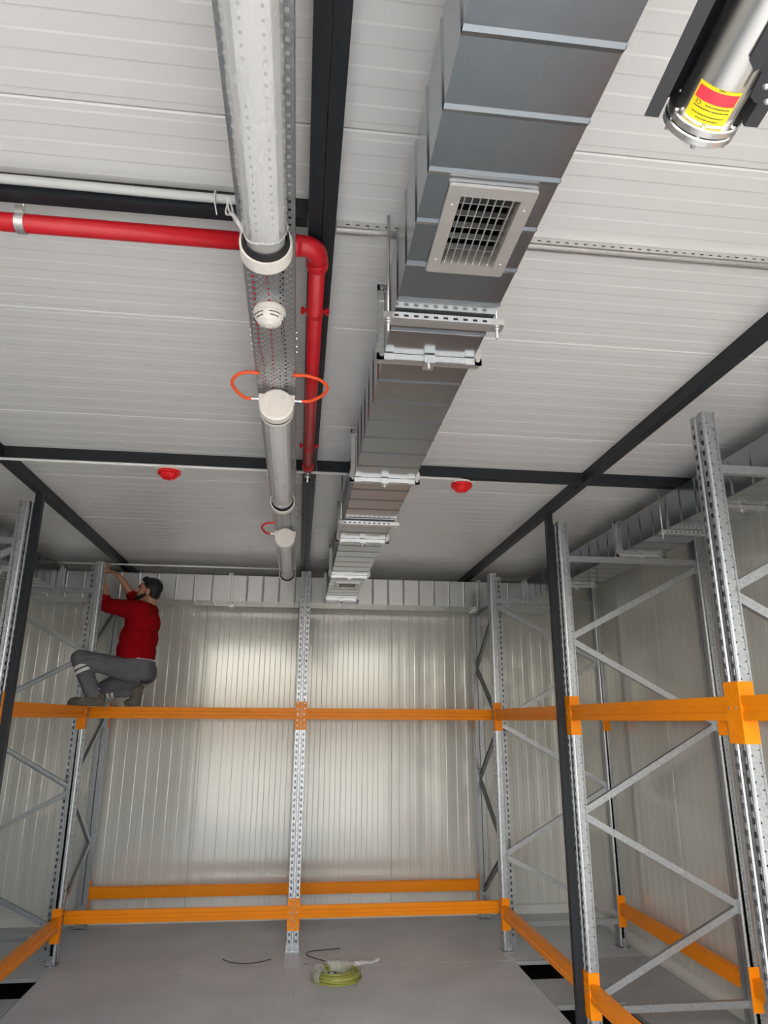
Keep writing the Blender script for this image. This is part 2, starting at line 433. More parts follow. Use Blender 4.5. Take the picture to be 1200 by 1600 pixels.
# ------------------------------------------------------------------ racking
UW, UD, UH = 0.095, 0.067, 3.23
def upright_mesh():
    # folded sheet: rear lip, side, slotted front with centre groove, side, rear lip. front face at x=0, facing -x
    hw = UW / 2
    path = [(UD, -hw + 0.044), (UD, -hw), (0.0, -hw), (0.0, -0.0135), (0.006, -0.0095), (0.006, 0.0095), (0.0, 0.0135), (0.0, hw), (UD, hw), (UD, hw - 0.044)]  # rear lips widened to shut light out, so the holes look dark
    cum = [0.0]
    for a, b in zip(path[:-1], path[1:]): cum.append(cum[-1] + math.hypot(b[0] - a[0], b[1] - a[1]))
    def at(u):
        for i in range(len(cum) - 1):
            if u <= cum[i + 1] + 1e-9:
                t = (u - cum[i]) / (cum[i + 1] - cum[i]); a, b = path[i], path[i + 1]
                return (a[0] + (b[0] - a[0]) * t, a[1] + (b[1] - a[1]) * t)
        return path[-1]
    # hole columns: (u centre, half width, half height, z offset in the pitch, round?)
    cols = []
    s1, f1, gm, f2, s2 = cum[1], cum[2], (cum[4] + cum[5]) / 2, cum[6], cum[7]
    cols.append((s1 + 0.016, 0.0035, 0.0035, 0.040, True)); cols.append((s1 + 0.047, 0.0042, 0.0042, 0.019, True))
    cols.append((f1 + 0.018, 0.0075, 0.012, 0.025, False))
    cols.append((gm, 0.003, 0.004, 0.044, True))
    cols.append((f2 + 0.016, 0.0075, 0.012, 0.025, False))
    cols.append((s2 + UD - 0.047, 0.0042, 0.0042, 0.019, True)); cols.append((s2 + UD - 0.016, 0.0035, 0.0035, 0.040, True))
    us = set(cum)
    for c in cols: us.add(c[0] - c[1]); us.add(c[0] + c[1])
    us = sorted(us)
    zoff = [0.0]
    for v in (0.0150, 0.0140, 0.0360, 0.0364, 0.0436, 0.0400, 0.0480, 0.0148, 0.0232): zoff.append(v)
    mb = MB()
    n_p = 64; z0 = 0.012
    for i in range(len(us) - 1):
        ua, ub = us[i], us[i + 1]; um = (ua + ub) / 2
        hc = next((c for c in cols if abs(c[0] - um) < 1e-6), None)
        A, B = at(ua), at(ub)
        if hc is None:
            mb.add([(*A, z0), (*B, z0), (*B, UH), (*A, UH)], [(0, 1, 2, 3)]); continue
        z = z0
        for k in range(n_p):
            zc = z0 + 0.05 * k + hc[3] - 0.012 + 0.006
            za, zb = zc - hc[2], zc + hc[2]
            mb.add([(*A, z), (*B, z), (*B, za), (*A, za)], [(0, 1, 2, 3)])
            if hc[4]:
                # octagonal hole in the cell
                c = at(hc[0]); q = []
                for t in range(8):
                    th = PI / 8 + t * PI / 4
                    fx = 0.5 + 0.5 * math.cos(th) * 0.98; fz = 0.5 + 0.5 * math.sin(th) * 0.98
                    q.append((A[0] + (B[0] - A[0]) * fx, A[1] + (B[1] - A[1]) * fx, za + (zb - za) * fz))
                cr = [(*B, zb), (*A, zb), (*A, za), (*B, za)]
                mb.add(q + cr, [(0, 1, 8), (2, 3, 9), (4, 5, 10), (6, 7, 11), (1, 2, 9, 8), (3, 4, 10, 9), (5, 6, 11, 10), (7, 0, 8, 11)])
            z = zb
        mb.add([(*A, z), (*B, z), (*B, UH), (*A, UH)], [(0, 1, 2, 3)])
    me = bpy.data.meshes.new('upright'); me.from_pydata(mb.v, [], mb.f)
    bm = bmesh.new(); bm.from_mesh(me); bmesh.ops.remove_doubles(bm, verts=bm.verts, dist=1e-5)
    bmesh.ops.recalc_face_normals(bm, faces=bm.faces)
    bmesh.ops.solidify(bm, geom=bm.faces[:], thickness=0.0018)
    bm.to_mesh(me); bm.free()
    me.materials.append(M['galv'])
    return me
UPR = upright_mesh()
_foot = MB().box(-0.012, UD + 0.010, -0.062, 0.062, 0.0, 0.005).box(0.004, 0.008, -0.055, 0.055, 0.005, 0.06).box(0.02, 0.045, 0.048, 0.053, 0.005, 0.075).box(0.02, 0.045, -0.053, -0.048, 0.005, 0.075)
_foot.lathe([(0, 0.009), (0.012, 0.009), (0.012, 0.0), ], (0.03, 0.057, 0.0051), (0, 0, 1), 6).lathe([(0, 0.009), (0.012, 0.009), (0.012, 0.0)], (0.03, -0.057, 0.0051), (0, 0, 1), 6)
FOOT = _foot.mesh('foot_plate', 'galv')
CP = [(0.012, -0.016), (0.018, -0.016), (0.018, -0.020), (-0.012, -0.020), (-0.012, 0.020), (0.018, 0.020), (0.018, 0.016), (0.012, 0.016)]
def brace_mesh(D, za, zb):
    a = Vector((UD * 0.55, 0, za)); b = Vector((D - UD * 0.55, 0, zb))
    if za != zb:
        d = (b - a).normalized(); a = a + d * 0.02; b = b - d * 0.02
    mb = MB().chan(a, b, CP, (0, 1, 0))
    for p in (a, b): mb.lathe([(-0.0475, 0.007), (0.0475, 0.007)], p, (0, 1, 0), 6)
    me = bpy.data.meshes.new('brace'); me.from_pydata(mb.v, [], mb.f)
    bm = bmesh.new(); bm.from_mesh(me); bmesh.ops.recalc_face_normals(bm, faces=bm.faces); bm.to_mesh(me); bm.free()
    me.materials.append(M['galv']); return me
BR = {}
def frame(label, x, y, rz, D, rear_first, group):
    t = thing('rack_frame', label, 'rack frame', (x, y, 0), rz, group)
    for k in (0, 1):
        u = inst('upright', UPR, t, (0 if k == 0 else D, 0, 0), 0 if k == 0 else PI)
        inst('foot_plate', FOOT, u)
    zs = [2.925, 2.40, 1.84, 1.285, 0.73, 0.245]
    segs = [(2.965, 2.965), (0.195, 0.195)]
    for i in range(5):
        a, b = zs[i], zs[i + 1]
        fr = (i % 2 == 0) != rear_first        # True: node i is at the front
        segs.append((a, b) if fr else (b, a))
    for sg in segs:
        key = (D, sg)
        if key not in BR: BR[key] = brace_mesh(D, *sg)
        inst('brace', BR[key], t)
    return t
YR = [6.535, 4.680, 2.815, 0.95]
DR = 1.09
GF = 'perforated rack frames around the walls'
frame('galvanised rack frame in the back right corner, first behind the right black column', 1.80, YR[0], 0, DR, False, GF)
frame('galvanised rack frame on the right, standing against the black steel column', 1.80, YR[1], 0, DR, True, GF)
frame('nearest galvanised rack frame on the right, cut by the right edge of the photo', 1.80, YR[2], 0, DR, True, GF)
frame('galvanised rack frame in the left corner that the crouching man reaches up to', -1.80, YR[0], PI, DR, True, GF)
frame('galvanised rack frame at the left edge, standing against the left black column', -1.80, YR[1], PI, DR, False, GF)
DB = 0.90; YF0 = 6.66
frame('galvanised frame in the middle of the back wall between the orange beams', 0.037, YF0, PI / 2, DB, True, GF)
frame('galvanised back wall frame right of the middle, half hidden behind the corner frame', 1.905, YF0, PI / 2, DB, False, GF)
frame('galvanised back wall frame behind the crouching man, slotted face peeping out left', -1.905, YF0, PI / 2, DB, True, GF)

# orange box beams with hooked end connectors
BH, BT = 0.098, 0.05
BPROF = [(0, 0), (0, 0.030), (0.0055, 0.035), (0.0055, 0.060), (0, 0.065), (0, BH), (0.028, BH), (0.030, BH - 0.004), (BT, BH - 0.004), (BT, 0)]
def conn_mesh():
    # connector at y=0 end: leg against the upright's side (y -0.0035..0) and a slotted leg over its front face
    mb = MB()
    za, zb = -0.091, 0.155
    mb.box(-0.0045, 0.064, -0.0035, 0.0, za, zb)
    # slotted leg: columns of elongated holes
    ys = [-0.050, -0.0405, -0.0355, -0.0215, -0.0165, -0.0035]
    for i in range(5):
        a, b = ys[i], ys[i + 1]
        if i in (1, 3):
            z = za
            for k in range(5):
                zc = za + 0.0235 + 0.0498 * k + (0.012 if i == 3 else 0)
                mb.box(-0.0045, -0.001, a, b, z, zc - 0.009); z = zc + 0.009
            mb.box(-0.0045, -0.001, a, b, z, zb)
        else:
            mb.box(-0.0045, -0.001, a, b, za, zb)
    for z in (za + 0.025, zb - 0.025): mb.lathe([(0, 0.004), (0.001, 0.004)], (0.03, 0.0, z), (0, 1, 0), 8)
    return mb
_cm = conn_mesh()
CONN_A = _cm.mesh('connector', 'orange')
_cb = MB(); _cb.v = [(p[0], -p[1], p[2]) for p in _cm.v]; _cb.f = list(_cm.f); _cb.sm = list(_cm.sm)
CONN_B = _cb.mesh('connector', 'orange')
PIN = MB().lathe([(0, 0.0055), (0.004, 0.0055), (0.006, 0.003), (0.006, 0)], (-0.0045, 0, 0), (-1, 0, 0), 10).mesh('locking_pin', 'chrome')
BM = {}
def beam(label, x, y, z, rz, L, group):
    t = thing('rack_beam', label, 'rack beam', (x, y, z), rz, group)
    k = round(L, 3)
    if k not in BM: BM[k] = MB().prism(BPROF, lambda u, v, t_: (u, t_, v), 0.0, L).mesh('beam_profile', 'orange')
    inst('beam_profile', BM[k], t)
    for me, yy in ((CONN_A, 0.0), (CONN_B, L)):
        c = inst('connector', me, t, (0, yy, 0))
        inst('locking_pin', PIN, c, (0, -0.026 if yy == 0 else 0.026, 0.05))
    return t
ZM, ZL = 1.860, 0.250
hw = UW / 2 + 0.0005
def bay(i): return YR[i + 1] + hw + 0.0035, YR[i] - hw - 0.0035
names = ['from the back corner to the black column', 'between the black column frame and the nearest frame']
for i in (0, 1):
    a, b = bay(i)
    beam('orange mid-height aisle beam on the right, ' + names[i], 1.80, a, ZM, 0, b - a, 'orange beams of the right rack')
    beam('orange floor-level aisle beam on the right, ' + names[i], 1.80, a, ZL, 0, b - a, 'orange beams of the right rack')
    beam('orange floor-level wall-side beam on the right, ' + names[i], 1.80 + DR, b, ZL, PI, b - a, 'orange beams of the right rack')
    beam('orange mid-height wall-side beam on the right, ' + names[i], 1.80 + DR, b, ZM, PI, b - a, 'orange beams of the right rack')
a, b = bay(2)
frame('galvanised rack frame on the right beside the camera, outside the photo', 1.80, YR[3], 0, DR, False, GF)
beam('orange mid-height beam leaving the photo at the right edge', 1.80, a, ZM, 0, b - a, 'orange beams of the right rack')
a, b = bay(0)
beam('orange mid-height beam at the left, under the man\'s front shoe', -1.80, b, ZM, PI, b - a, 'orange beams of the left rack')
beam('orange floor-level beam in the lower left corner, running toward the camera', -1.80, b, ZL, PI, b - a, 'orange beams of the left rack')
for nm, x0, x1 in (('left half', -1.905 + hw + 0.0035, 0.037 - hw - 0.0035), ('right half', 0.037 + hw + 0.0035, 1.905 - hw - 0.0035)):
    beam('orange mid-height beam along the back wall, %s%s' % (nm, ' under the man\'s rear foot' if nm[0] == 'l' else ' right of the middle frame'), x1, YF0, ZM, PI / 2, x1 - x0, 'orange beams of the back rack')
    beam('orange front floor-level beam of the back rack, %s' % nm, x1, YF0, ZL, PI / 2, x1 - x0, 'orange beams of the back rack')
    beam('orange rear floor-level beam against the back wall, %s' % nm, x0, YF0 + DB, ZL, -PI / 2, x1 - x0, 'orange beams of the back rack')
    beam('orange rear mid-height beam against the back wall, %s' % nm, x0, YF0 + DB, ZM, -PI / 2, x1 - x0, 'orange beams of the back rack')

# ------------------------------------------------------------------ ducts
def duct_section(name, ax, a, b, c0, c1, z0, z1, hole=None, parent=None, pitch=0.158, ms='duct'):
    # ax 'y': runs along Y between a and b, c = x range;  ax 'x': runs along X, c = y range
    mb = MB()
    def P(t, c, z): return (c, t, z) if ax == 'y' else (t, c, z)
    def quad(p): mb.add(p, [(0, 1, 2, 3)])
    quad([P(a, c0, z0), P(b, c0, z0), P(b, c0, z1), P(a, c0, z1)])
    quad([P(a, c1, z0), P(b, c1, z0), P(b, c1, z1), P(a, c1, z1)])
    quad([P(a, c0, z1), P(b, c0, z1), P(b, c1, z1), P(a, c1, z1)])
    if hole:
        h0, h1, g0, g1 = hole
        quad([P(a, c0, z0), P(h0, c0, z0), P(h0, c1, z0), P(a, c1, z0)])
        quad([P(h1, c0, z0), P(b, c0, z0), P(b, c1, z0), P(h1, c1, z0)])
        quad([P(h0, c0, z0), P(h1, c0, z0), P(h1, g0, z0), P(h0, g0, z0)])
        quad([P(h0, g1, z0), P(h1, g1, z0), P(h1, c1, z0), P(h0, c1, z0)])
    else:
        quad([P(a, c0, z0), P(b, c0, z0), P(b, c1, z0), P(a, c1, z0)])
    # pressed stiffening beads
    n = max(1, int((b - a) / pitch)); q = (b - a) / n
    for i in range(1, n):
        t = a + q * i; w = 0.011; d = 0.0030
        if hole and hole[0] - 0.04 < t < hole[1] + 0.04:
            spans = [(c0, hole[2] - 0.032), (hole[3] + 0.032, c1)]
        else: spans = [(c0, c1)]
        for s0, s1 in spans:
            mb.add([P(t - w, s0, z0), P(t, s0, z0 - d), P(t + w, s0, z0), P(t - w, s1, z0), P(t, s1, z0 - d), P(t + w, s1, z0)], [(0, 1, 4, 3), (1, 2, 5, 4)])
        for c, sg in ((c0, -1), (c1, 1)):
            mb.add([P(t - w, c, z0), P(t, c + sg * d, z0), P(t + w, c, z0), P(t - w, c, z1), P(t, c + sg * d, z1), P(t + w, c, z1)], [(0, 1, 4, 3), (1, 2, 5, 4)])
    return mb.build(name, ms, parent)
def flange(ax, t, c0, c1, z0, z1, parent, e=0.022, w=0.017):
    mb = MB()
    def B(ta, tb, ca, cb_, za, zb):
        if ax == 'y': mb.box(ca, cb_, ta, tb, za, zb)
        else: mb.box(ta, tb, ca, cb_, za, zb)
    for s in (-1, 1):
        ta, tb = (t - w, t - 0.002) if s < 0 else (t + 0.002, t + w)
        g = 0.0012
        B(ta, tb, c0 - e, c1 + e, z0 - e, z0 - g); B(ta, tb, c0 - e, c1 + e, z1 + g, z1 + e)
        B(ta, tb, c0 - e, c0 - g, z0, z1); B(ta, tb, c1 + g, c1 + e, z0, z1)
    f = mb.build('flange', 'galvb', parent)
    def B(ta, tb, ca, cb_, za, zb, m=None):
        if ax == 'y': m.box(ca, cb_, ta, tb, za, zb)
        else: m.box(ta, tb, ca, cb_, za, zb)
    for c, sx in ((c0, 1), (c1, -1)):
        for z, sz in ((z0, 1), (z1, -1)):
            mb = MB()
            lo, hi = sorted((c - sx * (e + 0.005), c + sx * 0.03)); zl, zh = sorted((z - sz * (e + 0.005), z - sz * 0.003))
            B(t - w - 0.004, t - w, lo, hi, zl, zh, mb)
            lo, hi = sorted((c - sx * (e + 0.005), c - sx * 0.003)); zl, zh = sorted((z - sz * (e + 0.005), z + sz * 0.035))
            B(t - w - 0.004, t - w, lo, hi, zl, zh, mb)
            cc = (c - sx * 0.012, z - sz * 0.012)
            p = (cc[0], t - w - 0.012, cc[1]) if ax == 'y' else (t - w - 0.012, cc[0], cc[1])
            mb.lathe([(0, 0.008), (0.010, 0.008)], p, (0, 1, 0) if ax == 'y' else (1, 0, 0), 6)
            mb.build('flange_corner', 'galvb', f)
    m_ = (c0 + c1) / 2
    mb = MB(); B(t - w - 0.010, t + w + 0.010, m_ - 0.018, m_ + 0.018, z0 - e - 0.010, z0 - 0.004, mb)
    p = (m_, t, z0 - e - 0.022) if ax == 'y' else (t, m_, z0 - e - 0.022)
    mb.lathe([(0, 0.007), (0.012, 0.007)], p, (0, 0, 1), 6)
    mb.build('flange_clamp', 'galvb', f)
    return f
def grille(parent, x0, x1, y0, y1, z):
    # frame under the duct, lengthwise blades below cross blades
    f = 0.030
    mb = MB()
    for (a, b, c, d) in ((x0, x1, y0, y0 + f), (x0, x1, y1 - f, y1), (x0, x0 + f, y0 + f, y1 - f), (x1 - f, x1, y0 + f, y1 - f)):
        mb.box(a, b, c, d, z - 0.010, z - 0.004)
    for (a, b, c, d) in ((x0, x1, y0 - 0.003, y0), (x0, x1, y1, y1 + 0.003), (x0 - 0.003, x0, y0, y1), (x1, x1 + 0.003, y0, y1)):
        mb.box(a, b, c, d, z - 0.010, z - 0.001)
    xi0, xi1, yi0, yi1 = x0 + f, x1 - f, y0 + f, y1 - f
    for (a, b, c, d) in ((xi0 - 0.002, xi1 + 0.002, yi0 - 0.002, yi0), (xi0 - 0.002, xi1 + 0.002, yi1, yi1 + 0.002), (xi0 - 0.002, xi0, yi0, yi1), (xi1, xi1 + 0.002, yi0, yi1)):
        mb.box(a, b, c, d, z - 0.004, z + 0.050)
    for xx in (x0 + 0.014, x1 - 0.014):
        for yy in (y0 + 0.06, y1 - 0.05): mb.lathe([(0, 0.004), (0.0025, 0.003), (0.0025, 0)], (xx, yy, z - 0.010), (0, 0, -1), 8)
    g = mb.build('air_grille', 'alu', parent)
    n = 7; q = (xi1 - xi0) / (n + 0.6)
    bl = MB().box(-0.0012, 0.0012, yi0, yi1, z - 0.002, z + 0.020)
    for i in range(n):
        o = MB(); xx = xi0 + q * (i + 0.8) if i < n - 1 else xi1 - 0.012
        o.bar((xx, yi0, z + 0.009), (xx, yi1, z + 0.009), 0.0022, 0.022, (0.25, 0, 1)); o.build('grille_blade', 'alu', g)
    n = 6; q = (yi1 - yi0) / n
    for i in range(n):
        yy = yi0 + q * (i + 0.5)
        o = MB().bar((xi0, yy, z + 0.036), (xi1, yy, z + 0.036), 0.0022, 0.024, (0, 0.35, 1)); o.build('cross_blade', 'alu', g)
    return g
def run(ts, ax, c0, c1, z0, z1, parent, holes={}, ends=(True, True), pitch=0.158):
    for i in range(len(ts) - 1):
        duct_section('duct_section', ax, ts[i] + 0.001, ts[i + 1] - 0.001, c0, c1, z0, z1, holes.get(i), parent, pitch, 'duct_lit' if ax == 'x' else 'duct')
    for i, t in enumerate(ts):
        if (i == 0 and not ends[0]) or (i == len(ts) - 1 and not ends[1]): continue
        flange(ax, t, c0, c1, z0, z1, parent)
DX0, DX1, DZ0, DZ1 = 0.244, 0.547, 3.030, 3.262
md = thing('air_duct', 'long galvanised supply duct hanging under the middle of the ceiling', 'air duct', (0.395, 4.0, DZ0))
G1 = (0.302, 0.506, 1.285, 1.600); G2 = (0.302, 0.506, 6.12, 6.42)
def hole_of(g): return (g[2] + 0.030, g[3] - 0.030, g[0] + 0.030, g[1] - 0.030)
run([-0.50, 0.7535, 2.085, 3.335, 4.585, 5.83, 6.985], 'y', DX0, DX1, DZ0, DZ1, md, {1: hole_of(G1), 5: hole_of(G2)})
for g in (G1, G2): grille(md, g[0], g[1], g[2], g[3], DZ0)
duct_section('duct_section', 'y', 6.986, 7.076, DX0, DX1, DZ0, DZ1, None, md, 0.5)
bd = thing('air_duct', 'galvanised duct running across the back wall above the rack', 'air duct', (0, 7.27, 2.995))
MB().box(DX0 - 0.012, DX1 + 0.012, 7.078, 7.0995, DZ0 - 0.012, DZ1).build('collar', 'duct', bd)
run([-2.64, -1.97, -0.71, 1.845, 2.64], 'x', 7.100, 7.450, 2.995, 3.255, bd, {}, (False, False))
MB().box(-2.645, -2.641, 7.1, 7.45, 2.995, 3.255).box(2.641, 2.645, 7.1, 7.45, 2.995, 3.255).build('end_plate', 'duct', bd)
rd = thing('air_duct', 'galvanised duct along the right wall above the rack', 'air duct', (2.49, 4, 3.05))
run([-0.30, 1.07, 2.32, 3.57, 4.82, 6.05, 7.065], 'y', 2.330, 2.655, 3.050, 3.270, rd)
ld = thing('air_duct', 'galvanised duct along the left wall, seen behind the left column', 'air duct', (-2.49, 4, 3.05))
run([-0.30, 1.07, 2.32, 3.57, 4.82, 6.05, 7.065], 'y', -2.655, -2.330, 3.050, 3.270, ld)

# strut hangers below the ducts
STP = [(-0.0205, 0.0), (-0.0205, 0.021), (-0.012, 0.021), (-0.012, 0.018), (-0.018, 0.018), (-0.018, 0.003), (0.018, 0.003), (0.018, 0.018), (0.012, 0.018), (0.012, 0.021), (0.0205, 0.021), (0.0205, 0.0)]
def strut(mb, x0, x1, y, z, up=1):
    # C rail with a row of slots suggested by real gaps in its web
    mb.prism(STP, lambda u, v, t: (t, y + u, z + up * v), x0, x1)
    n = int((x1 - x0) / 0.03)
    return mb
def hanger(label, x0, x1, y, z):
    t = thing('duct_hanger', label, 'duct hanger', ((x0 + x1) / 2, y, z))
    strut(MB(), x0, x1, y, z).build('strut_rail', 'galvb', t)
    sl = MB(); n = int((x1 - x0 - 0.06) / 0.03)
    for i in range(n):
        xx = x0 + 0.04 + 0.03 * i
        sl.box(xx - 0.007, xx + 0.007, y - 0.021, y - 0.0206, z + 0.006, z + 0.013)
    sl.build('rail_slots', 'black', t)['kind'] = 'stuff'
    for xx in (x0 + 0.018, x1 - 0.018):
        mb = MB().tube([(xx, y, z - 0.035), (xx, y, ZC - 0.003)], 0.0045, 8)
        mb.lathe([(0, 0.009), (0.008, 0.009)], (xx, y, z - 0.009), (0, 0, 1), 6).lathe([(0, 0.009), (0.008, 0.009)], (xx, y, z + 0.022), (0, 0, 1), 6)
        mb.build('threaded_rod', 'galvb', t)
hanger('slotted strut hanger under the middle duct, just behind the large grille', 0.208, 0.578, 1.83, 3.0015)
hanger('slotted strut hanger under the middle duct, beyond the red sirens', 0.205, 0.580, 4.12, 3.0015)
hanger('strut hanger with rods under the duct along the right wall', 2.290, 2.695, 4.13, 3.022)
hanger('strut hanger with rods under the duct along the left wall', -2.695, -2.290, 4.13, 3.022)
# ceiling rail to the right of the middle beam
t = thing('ceiling_rail', 'slotted galvanised rail fixed across the ceiling above the large grille', 'strut rail', (0.9, 1.89, 3.35))
strut(MB(), 0.066, 1.745, 1.89, ZC - 0.003, -1).build('strut_rail', 'galvb', t)
sl = MB()
for i in range(52):
    xx = 0.10 + i * 0.0315
    sl.box(xx - 0.006, xx + 0.006, 1.89 - 0.0209, 1.89 - 0.0206, ZC - 0.0165, ZC - 0.0125)
sl.build('rail_slots', 'black', t)['kind'] = 'stuff'

# ------------------------------------------------------------------ cable tray
TX0, TX1, TZ, TYA, TYB = -0.214, -0.060, 3.172, 0.05, 6.35
tr = thing('cable_tray', 'perforated galvanised cable tray left of the middle beam', 'cable tray', (-0.137, 3.2, TZ))
mb = MB()
nx, q = 6, 0.0235
xs0 = (TX0 + TX1) / 2 - (nx - 0.5) * q / 2
rp = 0.0155
rows = int((TYB - TYA) / rp)
hw_, hh_ = 0.0042, 0.0048
yy = TYA
for r in range(rows):
    ya, yb = TYA + r * rp, TYA + (r + 1) * rp
    yc = (ya + yb) / 2
    cx = [xs0 + q * i + (q / 2 if r % 2 else 0) for i in range(nx)]
    mb.add([(TX0, ya, TZ), (TX1, ya, TZ), (TX1, yc - hh_, TZ), (TX0, yc - hh_, TZ)], [(0, 1, 2, 3)])
    mb.add([(TX0, yc + hh_, TZ), (TX1, yc + hh_, TZ), (TX1, yb, TZ), (TX0, yb, TZ)], [(0, 1, 2, 3)])
    e = [TX0]
    for c in cx: e += [c - hw_, c + hw_]
    e.append(TX1)
    for i in range(0, len(e), 2):
        mb.add([(e[i], yc - hh_, TZ), (e[i + 1], yc - hh_, TZ), (e[i + 1], yc + hh_, TZ), (e[i], yc + hh_, TZ)], [(0, 1, 2, 3)])
mb.build('tray_bottom', 'galv', tr)
for s, x_ in ((-1, TX0), (1, TX1)):
    MB().box(min(x_, x_ + s * 0.0015), max(x_, x_ + s * 0.0015), TYA, TYB, TZ - 0.0005, TZ + 0.05).build('tray_side', 'galv', tr)
for yj in (2.33, 3.85, 4.55):
    sp_ = MB()
    for s, x_ in ((-1, TX0 - 0.002), (1, TX1 + 0.002)):
        sp_.box(min(x_, x_ + s * 0.0015), max(x_, x_ + s * 0.0015), yj - 0.09, yj + 0.09, TZ + 0.008, TZ + 0.044)
        for dy in (-0.07, -0.03, 0.03, 0.07): sp_.lathe([(0, 0.007), (0.006, 0.007), (0.009, 0.003)], (x_, yj + dy, TZ + 0.026), (s, 0, 0), 8)
    sp_.build('splice_plate', 'galvb', tr)
for yj in (0.75, 2.95, 5.2):
    MB().tube([(-0.137, yj, TZ + 0.001), (-0.137, yj, ZC - 0.003)], 0.004, 8).build('threaded_rod', 'galvb', tr)
def cable(label, xx, r, m, seed):
    rnd = random.Random(seed)
    pts = [(xx + rnd.uniform(-0.006, 0.006), TYA + 0.02 + (TYB - TYA - 0.04) * i / 26, TZ + r + 0.0008) for i in range(27)]
    return tag(MB().tube(spline(pts, 3), r, 8).build('cable', m), label, 'cable')
cable('red fire-alarm cable lying in the tray, nearer its left edge', -0.187, 0.0055, 'redp', 1)
cable('red fire-alarm cable lying along the middle of the tray', -0.148, 0.0055, 'redp', 2)
cable('black power cable lying in the right part of the tray', -0.100, 0.007, 'black', 3)

